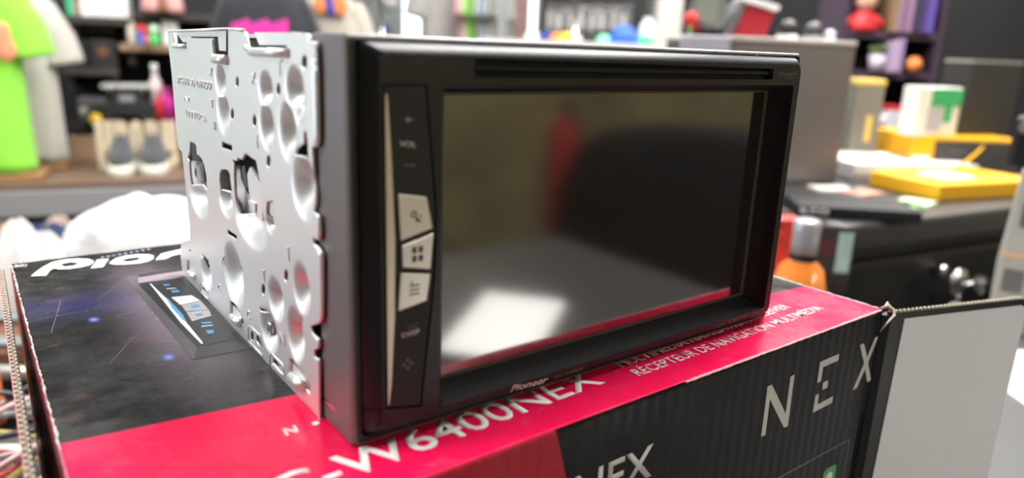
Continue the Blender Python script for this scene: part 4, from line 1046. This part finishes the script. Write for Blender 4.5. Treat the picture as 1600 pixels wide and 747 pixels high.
# grey fitting cabinet with a blue sticker
xa = at(565, 30, 4.2)[0]; xb = at(622, 30, 4.2)[0]
t = thing('locker_cabinet', 'tall grey metal locker left of the bright window', 'cabinet', W((xa + xb) / 2, 4.2, 0), YAW)
MB().box(-(xb - xa) / 2, (xb - xa) / 2, -.2, .2, 0, 1.95).build('body', mat('locker_grey', (.33, .36, .35), .5), t, bevel=.01)
MB().box(-(xb - xa) / 2 + .02, (xb - xa) / 2 - .02, -.215, -.201, .1, 1.9).build('door', mat('locker_door', (.38, .42, .40), .45), t, bevel=.004)
q = at(604, 44, 4.0); MB().ball((q[0] - (xa + xb) / 2, -.225, q[2]), (.02, .01, .028), 12).build('sticker', m_blue, t)
q = at(612, 3, 4.0); MB().ball((q[0] - (xa + xb) / 2, -.225, q[2]), (.035, .01, .03), 12).build('sticker', m_wcard, t)
# pegboard
PY = 4.3
xa = at(846, 20, PY)[0]; xb = at(1010, 20, PY)[0]
t = thing('pegboard', 'dark pegboard panel hung with small accessories behind the receiver', 'pegboard', W((xa + xb) / 2, PY, 0), YAW)
MB().box(-(xb - xa) / 2, (xb - xa) / 2, 0, .03, .3, 2.2).build('board', mat('peg_black', (.03, .03, .034), .6), t)
for s_ in (-1, 1): MB().box(s_ * (xb - xa) / 2 - .02, s_ * (xb - xa) / 2 + .02, -.2, .25, 0, .3).build('foot', m_shelf, t)
for k in range(16):
    u = 858 + k * 8.4; X, _, z = at(u, 14 + (k % 3) * 2, PY - .06)
    t = thing('keychain', ['silver', 'pale grey', 'clear white', 'dark silver'][k % 4] + ' key tag hanging on the pegboard, the ' + 'first second third fourth fifth sixth seventh eighth ninth tenth eleventh twelfth thirteenth fourteenth fifteenth sixteenth'.split()[k] + ' from the left', 'keychain', W(X, PY - .06, z - .11), YAW, 'key tags on the pegboard')
    MB().cyl((0, .06, .135), (0, -.012, .14), .003, n=8).build('hook', m_chrome, t)
    MB().tube([(.014 * math.cos(a), 0, .118 + .014 * math.sin(a)) for a in [2 * PI * j / 12 for j in range(13)]], .0025, 6).build('ring', m_chrome, t)
    MB().prism(rrect(0, .05, .022 + .006 * (k % 2), .10, .009), lambda a, c, d: (a, d, c), -.004, .004).build('tag_plate', mat('tag_%d' % (k % 4), [(.7, .7, .7), (.45, .45, .46), (.8, .8, .78), (.25, .25, .26)][k % 4], .35, .4), t)
for k, (u, c) in enumerate(((872, (.55, .55, .55)), (898, (.75, .5, .12)), (912, (.62, .6, .58)), (928, (.45, .47, .55)), (946, (.5, .5, .56)))):
    X, _, z = at(u, 38, PY - .05); o_ = MB().lathe([(0, 0), (.03, 0), (.034, .03), (.02, .06), (0, .065)], n=16, sy=.6).build('pouch', mat('pouch_%d' % k, c, .5), None, W(X, PY - .03, z - .03), YAW)
    tag(o_, ['light grey', 'mustard', 'warm grey', 'slate blue', 'lavender grey'][k] + ' pouch hanging below the key tags on the pegboard', 'pouch', 'pouches on the pegboard')
    MB().cyl((0, .03, .062), (0, 0, .062), .003, n=6).build('hook', m_chrome, o_)
# display table in front of it, only its goods show over the receiver
DY = 3.0; DZ = at(900, 66, DY)[2]
t = thing('display_table', 'display table with colourful goods just visible over the top of the receiver', 'table', W(at(920, 60, DY)[0], DY, 0), YAW)
MB().box(-.42, .30, -.2, .3, DZ - .03, DZ).build('tabletop', mat('pale_top', (.55, .55, .54), .5), t, bevel=.003)
for x in (-.4, .28):
    for y in (-.18, .28): MB().box(x - .02, x + .02, y - .02, y + .02, 0, DZ - .03).build('leg', m_frame, t)
goods = [(832, 50, .03, 'white', (.75, .77, .8)), (852, 48, .03, 'dark blue', (.02, .04, .2)), (868, 52, .028, 'orange', (.85, .25, .05)), (886, 50, .03, 'amber', (.85, .5, .06)), (902, 54, .028, 'cream', (.75, .72, .62)),
         (920, 46, .035, 'black', (.02, .02, .02)), (944, 54, .035, 'mint green', (.2, .65, .38)), (1008, 56, .03, 'emerald', (.05, .55, .25))]
for k, (u, v, r, nm, c) in enumerate(goods):
    X, _, zt = at(u, v, DY); h = max(.03, zt - DZ)
    o_ = MB().lathe([(0, 0), (r, 0), (r * 1.1, h * .4), (r * .8, h * .85), (r * .2, h)], n=18).build('plush_toy', mat('goods_%d' % k, c, .7), None, W(X, DY, DZ), YAW)
    tag(o_, 'small ' + nm + ' soft toy on the far display table', 'toy', 'soft toys on the far display table')
X, _, zt = at(976, 40, DY - .08)
t = thing('baseball_cap', 'bright blue baseball cap on the far display table', 'cap', W(X, DY - .08, DZ), YAW)
MB().lathe([(.055, 0), (.056, .02), (.045, .05), (.02, .068), (.002, .072)], n=24).build('crown', mat('cap_blue', (.04, .13, .55), .7), t)
MB().prism([(-.05, -.03)] + [(.055 * math.cos(a), -.04 + .06 * math.sin(a)) for a in [PI + PI * k / 10 for k in range(11)]] + [(.05, -.03)], lambda a, c, d: (a, c, d), .0, .004).build('brim', mat('cap_blue'), t)
X, _, zt = at(1013, 28, DY + .1)
t = thing('bottle', 'white rounded bottle at the right end of the far table', 'bottle', W(X, DY + .1, DZ), YAW)
hh = zt - DZ; MB().lathe([(0, 0), (.03, 0), (.034, hh * .4), (.03, hh * .75), (.016, hh * .86)], n=20).build('body', mat('bottle_pale', (.85, .78, .78), .4), t)
MB().lathe([(0, hh * .86), (.018, hh * .86), (.018, hh), (0, hh)], n=16).build('cap', m_wcard, t)
X = at(985, 58, DY - .12)[0]
t = thing('folded_shirt', 'folded green shirt lying under the blue cap', 'shirt', W(X, DY + .02, DZ), YAW)
MB().box(-.11, .10, .0, .16, 0, .022).build('fabric', m_cloth('green_fold', (.08, .45, .22)), t, bevel=.008)

# ---- right: drawer cabinet with boxes
KA = math.radians(27.7); K0 = (0.42, 0.882); KZ = 1.10; KRZ = YAW + KA
KX = (math.cos(KA), math.sin(KA)); KY = (-math.sin(KA), math.cos(KA))
def KW(x, y, z): return W(K0[0] + KX[0] * x + KY[0] * y, K0[1] + KX[1] * x + KY[1] * y, z)
def kz(u, v, z=KZ):
    X, Y, _ = atz(u, v, z); dx, dy = X - K0[0], Y - K0[1]
    return (dx * KX[0] + dy * KX[1], dx * KY[0] + dy * KY[1])
def kh(u, v, yl):                    # pixel -> (x, height) on a plane yl behind the cabinet's front edge
    d = ray(u, v); dx, dy = d.dot(RGT), d.dot(FWD); a = dx * KY[0] + dy * KY[1]; b_ = K0[0] * KY[0] + K0[1] * KY[1] + yl; t = b_ / a
    return ((dx * t - K0[0]) * KX[0] + (dy * t - K0[1]) * KX[1], CAM.z + d.z * t)
m_cab = mat('cabinet_black', (.028, .027, .027), .38, spec=.6)
t = thing('drawer_cabinet', 'black steel drawer cabinet with keys in its lock, right of the carton', 'cabinet', KW(.33, .38, 0), KRZ)
MB().box(-.33, .40, -.36, .40, .0, KZ - .04).build('body', m_cab, t, bevel=.006)
MB().box(-.335, .405, -.385, .405, KZ - .038, KZ).build('worktop', mat('cabinet_top', (.035, .033, .033), .33), t, bevel=.007, seg=4)
for k, (z0, z1) in enumerate(((.82, 1.045), (.56, .81), (.05, .55))):
    dr = MB().box(-.315, .385, -.376, -.361, z0, z1).build('drawer', m_cab, t, bevel=.004)
    MB().box(-.24, -.06, -.3775, -.3765, z0 + .40 * (z1 - z0), z0 + .40 * (z1 - z0) + .03).build('handle_recess', mat('recess_black', (.008, .008, .008), .6), dr, bevel=.004)
lx, lz = kh(1468, 422, 0.0); lx -= .33
lk = MB().cyl((lx, -.376, lz), (lx, -.392, lz), .009, n=20).build('lock', m_chrome, t)
# keys hanging from the lock
kk = thing('key_ring', 'key and round white tag hanging from the cabinet lock', 'keys', KW(lx + .33, -.014, lz), KRZ)
MB().box(-.004, .004, -.034, 0, -.0015, .0015).build('key_blade', m_chrome, kk)
MB().prism(rrect(0, -.004, .018, .024, .008), lambda a, c, d: (d, a - .044, c), -.0015, .0015).build('key_bow', m_chrome, kk)
lx2 = kh(1504, 418, -.05)[0] - (lx + .33) + .008
MB().ball((lx2, -.03, .0), (.018, .006, .018), 18).build('fob', m_chrome, kk)
MB().tube([(0, -.044, -.004), (lx2 * .5, -.042, .001), (lx2, -.03, -.008)], .0016, 8).build('ring', m_chrome, kk)
MB().tube([(lx2, -.032, -.012), (lx2 + .001, -.034, -.026), (lx2, -.033, -.036)], .0022, 8).build('chain', m_chrome, kk)
MB().cyl((lx2, -.036, -.050), (lx2, -.030, -.050), .021, n=24).build('tag', mat('tag_pearl', (.75, .74, .70), .35), kk)

def kbox(name, label, cat, u0, v0, u1, vb, m, dep, z0=KZ, rz=0, bevel=.003, h=None):
    """box whose front-bottom edge runs from (u0, vb) to (u1, .) and whose top-left is seen at v0"""
    x0, y0 = kz(u0, vb, z0); x1, _ = kh(u1, vb, y0); hh = kh(u0, v0, y0)[1] - z0 if h is None else h
    w = x1 - x0
    t = thing(name, label, cat, KW((x0 + x1) / 2, y0 + dep / 2, z0), KRZ + rz)
    MB().box(-w / 2, w / 2, -dep / 2, dep / 2, 0, hh).build('body', m, t, bevel=bevel)
    return t, w, hh
# big grey case behind the receiver
t = thing('computer_case', 'large grey metal case with a bright top rim, directly behind the receiver', 'computer case', W(0, 0, 0), 0)
q0 = at(1145, 56, 1.14); q1 = at(1340, 64, 1.20)
CA_ = math.atan2(q1[1] - q0[1], q1[0] - q0[0]); cw = math.hypot(q1[1] - q0[1], q1[0] - q0[0]); chh = q0[2] - KZ
t.location = W(q0[0], q0[1], KZ); t.rotation_euler = (0, 0, YAW + CA_)
m_case = mat('case_grey', (.19, .175, .19), .34, .45)
MB().box(0, cw, 0, .22, 0, chh - .008).build('shell', m_case, t, bevel=.003)
MB().box(-.001, cw + .001, -.001, .221, chh - .0075, chh).build('top_rim', mat('case_rim', (.55, .52, .50), .35, .3), t, bevel=.002)
t2 = thing('computer_case', 'lit left side of the large grey case, as a paler lilac block', 'computer case', W(0, 0, 0), 0)
qa = at(1064, 54, 1.16); qb = at(1141, 56, 1.13)
cw2 = math.hypot(qb[0] - qa[0], qb[1] - qa[1]); t2.location = W(qa[0], qa[1], KZ); t2.rotation_euler = (0, 0, YAW + math.atan2(qb[1] - qa[1], qb[0] - qa[0]))
MB().box(0, cw2, 0, .2, 0, qa[2] - KZ).build('shell', mat('case_lit_side', (.46, .45, .52), .4, .2), t2, bevel=.003)  # paler lilac colour paints the lit left face of the grey case
# items on top of the cases
CT = q0[2]
def cth(X, Y, z): return W(X, Y, z)
X, _, _ = at(1192, 30, 1.18)
t = thing('desk_speaker', 'wedge-shaped speaker with a white top and red grille on the grey case', 'speaker', W(X, 1.235, CT), YAW + .05)
sp = MB(); pf = [(-.035, .002), (.018, .0), (.030, .030), (-.018, .050), (-.030, .022)]
sp.prism([(-.040, 0), (.014, 0), (.026, .040), (-.020, .052)], lambda a, c, d: (a, d, c), -.03, .03); sp.build('grille', mat('speaker_red', (.40, .02, .035), .45), t, bevel=.003)
MB().prism([(-.026, .0535), (.030, .0415), (.032, .050), (-.024, .062)], lambda a, c, d: (a, d, c), -.034, .034).build('white_top', mat('speaker_white', (.9, .9, .9), .4), t, bevel=.003)
MB().prism([(-.062, .0), (-.041, 0), (-.021, .052), (-.028, .06)], lambda a, c, d: (a, d, c), -.03, .03).build('grey_side', mat('speaker_grey', (.14, .14, .14), .5), t, bevel=.003)
X, _, _ = at(1112, 30, 1.16); zc = qa[2]
t = thing('lamp_head', 'grey round lamp head in a dark yoke on the lilac case', 'lamp', W(X, 1.20, zc), YAW)
MB().cyl((0, -.012, .040), (.012, .03, .040), .030, .026, n=28).build('housing', mat('lamp_olive_grey', (.20, .21, .19), .45), t)
MB().cyl((0, -.016, .040), (0, -.0125, .040), .022, n=28).build('lens', mat('lamp_lens', (.26, .28, .24), .25), t)
MB().box(-.02, .03, -.01, .02, 0, .012).build('yoke', m_bezel, t, bevel=.002)
for k, (u, v, r, nm) in enumerate(((1075, 30, .011, 'scarlet'), (1084, 44, .012, 'crimson'), (1092, 30, .010, 'deep red'))):
    X, _, z_ = at(u, v, 1.2); t = thing('toy_flower', nm + ' ball-shaped toy flower on the lilac case', 'toy', W(X, 1.20 + .02 * (k - 1), zc), YAW, 'red toy flowers on the lilac case')
    MB().cyl((0, 0, 0), (0, 0, max(.012, z_ - zc)), .003, n=8).build('stem', m_green, t)
    MB().ball((0, 0, max(.012, z_ - zc)), r, 14).build('bloom', mat('bloom_%d' % k, [(.75, .05, .04), (.6, .02, .06), (.5, .02, .03)][k], .6), t)
for k, (u, r, nm, c) in enumerate(((1232, .017, 'black camera dome with a white rim, next to the red speaker', (.02, .02, .022)), (1272, .016, 'smaller charcoal camera dome near the right end of the grey case', (.05, .05, .052)), (1299, .010, 'tiny white and blue dome at the right end of the grey case', (.6, .62, .7)))):
    Y_ = 1.27; X, _, _ = at(u, 40, Y_); t = thing('dome_camera', nm, 'camera', W(X, Y_, CT), YAW)
    MB().lathe([(0, 0), (r, 0), (r * 1.05, r * .35), (r * .8, r * .5)], n=24).build('base', m_wcard if k != 1 else mat('grey_base', (.35, .35, .35), .5), t)
    MB().ball((0, 0, r * 1.0), r * .95, 20).build('dome', mat('dome_%d' % k, c, .25), t)

# things on the cabinet
m_black2 = mat('matte_black_box', (.012, .012, .014), .5, spec=.35)
t, w, h = kbox('product_box', 'flat black box with pale lettering at the front corner of the cabinet', 'box', 1268, 325, 1392, 349, m_black2, .085, rz=-.30, h=.016)
t.location = W(.452, .955, KZ); t.rotation_euler = (0, 0, YAW - .12)
tx = text('printed_text', 'ILCO', (-w * .5 + .004, -.0430, .004), (-w * .5 + .040, -.0430, .004), .008, (0, -1, 0), m_grey_ink, t, bold=.02)
t, w, h = kbox('open_booklet', 'white booklet with a grey page edge lying behind the flat black box', 'book', 1330, 262, 1462, 283, m_wcard, .15, rz=-.35, h=.03)
MB().box(-w / 2 - .001, w / 2 + .001, -.0755, -.0745, .002, .014).build('page_edge', mat('grey_pages', (.45, .45, .5), .6), t)
t.location = KW(*kz(1388, 272), KZ)
t, w, h = kbox('product_box', 'flat bright yellow box lying at the front right of the cabinet', 'box', 1420, 295, 1560, 318, mat('yellow_box', (.88, .46, .015), .35), .13, rz=-.10, h=.026)
t.location = KW(*kz(1488, 298), KZ)
MB().box(-w * .25, w * .05, -.03, .03, .0262, .0268).build('white_label', m_wcard, t)
MB().tube([W(0, 0, 0) * 0 + Vector(q) for q in ((.06, .045, .028), (.085, .05, .036), (.115, .055, .05), (.15, .07, .06))], .0025, 8).build('yellow_strap', mat('yellow_box'), t)
for k, (u, v, c, a, nm) in enumerate(((1405, 322, (.25, .62, .20), -.2, 'green printed card lying left of the yellow box'), (1428, 318, (.55, .75, .45), .3, 'pale green card tucked under the yellow box'), (1345, 302, (.55, .30, .22), .1, 'reddish card behind the flat black box'), (1300, 296, (.75, .72, .68), -.3, 'cream card behind the flat black box'))):
    x, y = kz(u, v); o_ = MB().box(-.032, .032, -.022, .022, 0, .0025).build('card', mat('card_%d' % k, c, .4, var=.3, vscale=60), None, KW(x, y, KZ), KRZ + a); tag(o_, nm, 'card')
# yellow and grey camera-style box with goods on it
t, w, h = kbox('product_box', 'large yellow box with a charcoal right face and faint lettering', 'box', 1378, 208, 1450, 268, mat('yellow_box'), .17, bevel=.002)
x0, y0 = kz(1378, 268)
t.location = KW(*kz(1465, 268), KZ); t.rotation_euler = (0, 0, YAW)
bpy.data.objects.remove(t.children[0]); 
wy = .105; wk = .165
MB().box(-.095, .10, -.07, .09, 0, h).build('body', mat('yellow_box'), t, bevel=.002)
MB().box(-.055, .1015, -.0715, .0915, .001, h - .006).build('charcoal_face', mat('charcoal_card', (.06, .06, .063), .5), t)
MB().box(-.093, -.062, -.0712, -.0705, .006, .038).build('white_label', m_wcard, t)
text('printed_text', 'NORVI', (-.025, -.0722, h * .62), (.005, -.0722, h * .62), .007, (0, -1, 0), mat('faint_ink', (.22, .22, .22), .5), t)
YT = KZ + h; ybc = Vector(t.location)
def onyellow(name, label, cat, u0, u1, v0, dx_y, dep, m, rz=0):
    """stands on the yellow box at distance Yd"""
    Yd = dx_y; xa, _, zt = at(u0, v0, Yd); xb = at(u1, v0, Yd)[0]; w = xb - xa
    t_ = thing(name, label, cat, W((xa + xb) / 2, Yd, YT), YAW + rz)
    MB().box(-w / 2, w / 2, -dep / 2, dep / 2, 0, zt - YT).build('body', m, t_, bevel=.0025)
    return t_, w, zt - YT
Yc = (ybc - Vector((CAM.x, CAM.y, 0))).dot(FWD)
t, w, h2 = onyellow('product_box', 'white and green upright box standing on the yellow box', 'box', 1420, 1500, 134, Yc - .045, .04, mat('box_white_green', (.80, .80, .76), .4), .25)
MB().box(-w * .22, w * .5, -.0212, -.0204, h2 * .62, h2 * .97).build('green_panel', mat('panel_green', (.05, .42, .15), .4), t)
MB().box(w * .12, w * .30, -.0216, -.0204, h2 * .30, h2 * .62).build('green_panel', mat('panel_green'), t)
MB().box(-w * .25, w * .08, -.0216, -.0204, h2 * .12, h2 * .60).build('grey_panel', mat('panel_grey', (.45, .46, .50), .4), t)
t, w, h2 = onyellow('product_box', 'tall dark grey box at the back of the yellow box', 'box', 1487, 1590, 96, Yc + .03, .06, mat('dark_grey_box', (.035, .035, .038), .45), .3)
MB().box(-w / 2, w / 2, -.0305, .0305, h2, h2 + .004).build('lid_rim', mat('rim_grey', (.4, .4, .4), .4), t)
# slim grey box with a yellow top, standing left of the yellow box
xa, _, zt = at(1330, 122, 1.42); xb = at(1374, 122, 1.42)[0]; w = xb - xa
t = thing('product_box', 'slim grey-brown box with a yellow lid beside the large grey case', 'box', W((xa + xb) / 2, 1.42, KZ), YAW)
MB().box(-w / 2, w / 2, -.03, .03, 0, zt - KZ - .012).build('body', mat('grey_brown_box', (.20, .19, .16), .4), t, bevel=.002)
MB().box(-w / 2 - .001, w / 2 + .001, -.031, .031, zt - KZ - .0118, zt - KZ).build('lid', mat('yellow_lid', (.75, .52, .12), .4), t, bevel=.003)
MB().box(w * .0, w * .22, -.0312, -.0302, .05, .10).build('yellow_mark', mat('yellow_lid'), t)

# spray bottle in front of the cabinet on the counter
X, _, zt = at(1263, 343, .66)
t = thing('spray_bottle', 'clear bottle with orange liquid and a grey cap behind the carton', 'bottle', W(X, .66, CZ), YAW)
hb = zt - CZ
MB().lathe([(0, 0), (.024, 0), (.025, .01), (.025, hb * .45), (.020, hb * .62), (.011, hb * .70), (.0105, hb * .72)], n=28).build('body', mat('orange_liquid', (.85, .25, .04), .12, spec=.7, coat=.5), t)
MB().lathe([(.0115, hb * .62), (.0125, hb * .62), (.0125, hb * .74), (.0115, hb * .74)], n=24).build('neck', m_black, t)
MB().lathe([(0, hb * .74), (.0125, hb * .74), (.0125, hb * .97), (.011, hb), (0, hb)], n=24).build('cap', mat('cap_grey', (.42, .42, .45), .3, .3), t)
MB().lathe([(.0253, hb * .12), (.0257, hb * .12), (.0257, hb * .42), (.0253, hb * .42)], n=28).build('label_band', mat('clear_grey', (.55, .50, .48), .2), t)
X, _, zt = at(1232, 338, .72)
t = thing('foil_packet', 'red sparkling packet behind the orange bottle', 'packet', W(X, .72, CZ), YAW)
MB().box(-.016, .012, -.012, .012, 0, zt - CZ).build('body', mat('red_sparkle', (.60, .04, .03), .3, var=.8, vscale=140), t, bevel=.004)
X, _, zt = at(1295, 352, .78)
t = thing('picture_card', 'teal and black picture card leaning behind the orange bottle', 'card', W(X + .006, .775, CZ), YAW)
MB().box(-.026, .022, -.002, .002, 0, zt - CZ).build('card_sheet', mat('card_black', (.03, .02, .02), .4), t)
MB().box(.004, .020, -.0026, -.0021, .04, zt - CZ - .006).build('teal_picture', mat('teal_picture', (.42, .62, .58), .5, var=.5, vscale=50), t)
MB().box(-.024, .0, -.0026, -.0021, .06, zt - CZ - .015).build('dark_figure', mat('dark_red_picture', (.10, .015, .02), .5), t)

# extra counter wing on the right with the grey machine
t = thing('side_counter', 'pale grey counter wing at the lower right beside the open flap', 'counter', (0, 0, 0))
MB().box(.625, 1.5, -.25, .14, .995, 1.03).build('countertop', m_counter, t, bevel=.004)
MB().box(.64, 1.46, -.22, .12, 0, .993).build('base_cabinet', mat('counter_base'), t)
q = at(1552, 262, .72); q2 = at(1545, 500, .72)
MX = q[0]
t = thing('label_machine', 'pale grey desktop machine with dark windows at the right edge', 'machine', W(at(1543, 490, .72)[0], .72, CZ), YAW - .62)
m_mach = mat('machine_grey', (.42, .41, .37), .45)
hm = q[2] - CZ
MB().prism([(0, 0), (-.002, hm * .45), (.003, hm), (.12, hm), (.12, 0)], lambda a, c, d: (a, d, c), 0, .08).build('body', m_mach, t, bevel=.003)
for z0, z1, x_ in ((hm * .66, hm * .80, .010), (hm * .26, hm * .40, .006)):
    for x0, x1 in ((0, .018), (.025, .06)): MB().box(x_ + x0, x_ + x1, -.0012, 0.001, z0, z1).build('window', mat('machine_window', (.13, .13, .12), .3), t)
MB().box(.0, .12, -.002, .001, hm * .47, hm * .50).build('orange_seam', mat('seam_tan', (.62, .40, .26), .5), t)
MB().cyl((.028, .0, hm * .58), (.028, -.005, hm * .58), .006, n=16).build('knob', m_wcard, t)
zt = at(1580, 182, .74)[2]
t = thing('action_camera', 'black gadget with a bright ring on top of the pale machine', 'gadget', W(*at(1572, 256, .74)[:2], CZ + hm), YAW - .62)
MB().box(.0, .08, .002, .05, 0, zt - CZ - hm).build('body', m_black2, t, bevel=.005)
for a_, b_ in ((.010, .8), (.026, .88)): MB().cyl((a_, .002, (zt - CZ - hm) * b_), (a_, -.004, (zt - CZ - hm) * b_), .006, n=16).build('lens_ring', m_metal2, t)
# white sheet added for the bright glow at the right edge
X = at(1596, 540, .56)[0]
o_ = MB().box(-.002, .12, -.06, .06, 0, .0015).build('glow_sheet', mat('glow_white', (.92, .93, .95), .6), None, W(X + .005, .60, CZ), YAW); tag(o_, 'added white sheet for the bright glow at the right edge', 'paper')

# ---- bookcase with toys, right background
BY = 2.4
q0 = at(1318, 50, BY); q1 = at(1470, 50, BY); sw = q1[0] - q0[0]
m_bc = mat('bookcase_plum', (.060, .035, .065), .5)
zs = [at(1400, v, BY)[2] for v in (50, 112, 204)]
t = thing('bookcase', 'dark plum bookcase with small toys in the right background', 'bookcase', W((q0[0] + q1[0]) / 2, BY + .1, 0), YAW)
for s_ in (-1, 1): MB().box(s_ * sw / 2 - .01, s_ * sw / 2 + .01, -.1, .1, 0, 1.75).build('side_panel', m_bc, t)
MB().box(-sw / 2 + .011, sw / 2 - .011, .09, .1, 0, 1.75).build('back_panel', mat('bookcase_back', (.012, .010, .018), .7), t)
for z in zs + [1.70, .6, .2]: MB().box(-sw / 2 + .011, sw / 2 - .011, -.1, .088, z - .022, z).build('shelf', m_bc, t)
def bt_(u): return at(u, 60, BY)[0]
# rag doll
t = thing('rag_doll', 'rag doll with brown hair and a red dress on the upper bookcase shelf', 'doll', W(bt_(1349), BY + .02, zs[0]), YAW)
MB().lathe([(0, 0), (.05, 0), (.052, .012), (.035, .05), (.018, .062)], n=20, sy=.7).build('dress', m_red, t)
for s_ in (-1, 1): MB().tube([(s_ * .02, 0, .05), (s_ * .045, -.01, .032), (s_ * .058, -.02, .018)], [.011, .010, .008], 10).build('arm', m_red, t)
MB().ball((0, 0, .092), (.036, .032, .034), 20).build('head', mat('doll_skin', (.72, .42, .32), .7), t)
MB().ball((0, .008, .104), (.041, .036, .034), 20).build('hair', mat('doll_hair', (.28, .10, .04), .8), t)
for s_ in (-1, 1): MB().ball((s_ * .013, -.031, .092), (.004, .003, .005), 8).build('eye', m_black, t)
for k, (u, h, c, nm) in enumerate(((1388, .16, (.28, .18, .10), 'tan'), (1396, .17, (.30, .20, .26), 'mauve'), (1404, .15, (.20, .10, .22), 'plum'), (1412, .17, (.36, .22, .34), 'rose grey'), (1424, .12, (.06, .05, .10), 'black'), (1436, .14, (.10, .06, .24), 'violet'), (1445, .11, (.14, .10, .42), 'bright violet'))):
    t = thing('book', nm + ' upright book on the upper bookcase shelf', 'book', W(bt_(u), BY + .03, zs[0]), YAW, 'books on the upper bookcase shelf')
    MB().box(-.008, .008, -.05, .05, 0, h).build('cover', mat('book_%d' % k, c, .6), t); MB().box(-.0065, .0065, -.048, .0505, .003, h + .0008).build('pages', mat('book_pages', (.6, .55, .48), .8), t)
t = thing('potted_plant', 'small leafy plant in a pale lilac pot on the middle bookcase shelf', 'plant', W(bt_(1376), BY, zs[1]), YAW)
MB().lathe([(0, 0), (.020, 0), (.027, .05), (.024, .05), (.02, .044)], n=20).build('pot', mat('lilac_pot', (.62, .50, .64), .5), t)
lv = MB()
for k in range(16):
    a = k * 2.4; r = .012 + .001 * k; lv.ball((r * math.cos(a), r * math.sin(a) * .8, .060 + .0025 * (k % 6)), (.012, .007, .006), 8, rot=Euler((.4 * math.sin(a), -.7, a), 'XYZ').to_matrix())
lv.build('leaves', mat('leaf_green', (.10, .17, .05), .6), t)
for k, (u, c, nm) in enumerate(((1391, (.42, .32, .50), 'pale violet'), (1399, (.50, .36, .54), 'lilac'), (1407, (.38, .28, .48), 'dusky violet'))):
    t = thing('book', nm + ' short book beside the potted plant', 'book', W(bt_(u), BY + .02, zs[1]), YAW, 'short books on the middle shelf'); hh = .09 + .006 * k
    MB().box(-.0075, .0075, -.04, .04, 0, hh).build('cover', mat('sbook_%d' % k, c, .6), t); MB().box(-.006, .006, -.038, .0405, .003, hh + .0008).build('pages', mat('book_pages'), t)
t = thing('orange_ball', 'orange ball on the middle bookcase shelf', 'ball', W(bt_(1430), BY - .02, zs[1]), YAW)
MB().ball((0, 0, .024), .024, 20).build('ball_skin', mat('ball_orange', (.75, .25, .07), .6), t)
MB().lathe([(.0, .046), (.003, .046), (.003, .052), (0, .052)], n=10).build('valve', m_black, t)
t = thing('toy_car', 'red and white toy car on the lower bookcase shelf', 'toy car', W(bt_(1404), BY - .02, zs[2]), YAW)
MB().prism([(-.045, .012), (-.045, .035), (-.02, .045), (-.012, .068), (.03, .068), (.045, .04), (.048, .012)], lambda a, c, d: (a, d, c), -.022, .022).build('body', mat('toy_car_white', (.62, .62, .68), .4), t, bevel=.003)
MB().box(-.018, .034, -.024, .024, .068, .082).build('roof', m_red, t, bevel=.003)
for x_ in (-.03, .03):
    for y_ in (-.023, .023): MB().cyl((x_, y_ - .005, .012), (x_, y_ + .005, .012), .012, n=14).build('wheel', mat('tyre'), t)
t = thing('figurine', 'brown haired seated figurine on the lower bookcase shelf', 'toy', W(bt_(1376), BY - .02, zs[2]), YAW)
MB().lathe([(0, 0), (.028, 0), (.03, .02), (.018, .036)], n=18).build('body', mat('fig_brown', (.14, .08, .06), .7), t)
MB().ball((0, 0, .052), .02, 16).build('head', mat('doll_skin'), t)

# ---- things behind the photographer (seen only in the display glass)
t = thing('office_chair', 'black high-backed office chair reflected in the dark display', 'chair', (1.17, -.81, 0), math.radians(48))
m_seat = mat('chair_black', (.012, .012, .013), .55)
bk = MB(); bk.loft([[(.31 * g * math.copysign(abs(math.cos(a)) ** .6, math.cos(a)), .04 * math.sin(a), z) for a in [2 * PI * k / 32 for k in range(32)]] for z, g in ((.50, .8), (.55, .95), (.8, 1), (.99, .98), (1.09, .88), (1.14, .66), (1.155, .3))])
bk.build('backrest', m_seat, t)
MB().box(-.27, .27, -.55, -.06, .46, .54).build('seat', m_seat, t, bevel=.03, seg=4)
MB().cyl((0, -.3, .08), (0, -.3, .46), .03, n=16).build('column', m_chrome, t)
MB().box(-.03, .03, -.2, .02, .44, .52).build('back_bracket', m_black, t)
for k in range(5):
    a = 2 * PI * k / 5; MB().tube([(0, -.3, .09), (.28 * math.cos(a), -.3 + .28 * math.sin(a), .06)], [.025, .016], 10).build('leg', m_black, t)
    MB().cyl((.28 * math.cos(a), -.3 + .28 * math.sin(a) - .012, .028), (.28 * math.cos(a), -.3 + .28 * math.sin(a) + .012, .028), .028, n=16).build('caster', m_black, t)
t = thing('glowcard', 'added, lit white tablet lying on the counter, reflected low in the display', 'glowcard', (.330, -.362, CZ), math.radians(-39))  # added glowing card for the white patch mirrored in the display
MB().box(-.090, .090, -.050, .050, 0, .008).build('body', m_black2, t, bevel=.003)
MB().box(-.083, .083, -.044, .044, .0081, .0085).build('screen', mat('glowcard_face', (1, .96, .92), .4, emit=4.0), t)
t = thing('red_reflection_post', 'red reflection post added for the strip in the display', 'reflection post', (1.52, -1.66, 0))  # invented red post, there only for the red strip the glass mirrors
MB().lathe([(0, 0), (.14, 0), (.14, .02), (.02, .03), (.02, .66), (.07, .68), (0, .68)], n=24).build('stand', m_metal2, t)
MB().lathe([(0, .681), (.045, .681), (.048, .70), (.048, 1.02), (.035, 1.07), (.014, 1.09)], n=24).build('cylinder', m_red, t)
MB().tube([(0, 0, 1.09), (.0, 0, 1.13), (.05, 0, 1.12)], .01, 8).build('valve', m_black, t)
MB().tube([(.02, .01, 1.11), (.07, .02, 1.0), (.06, .02, .85)], .008, 8).build('hose', m_black, t)
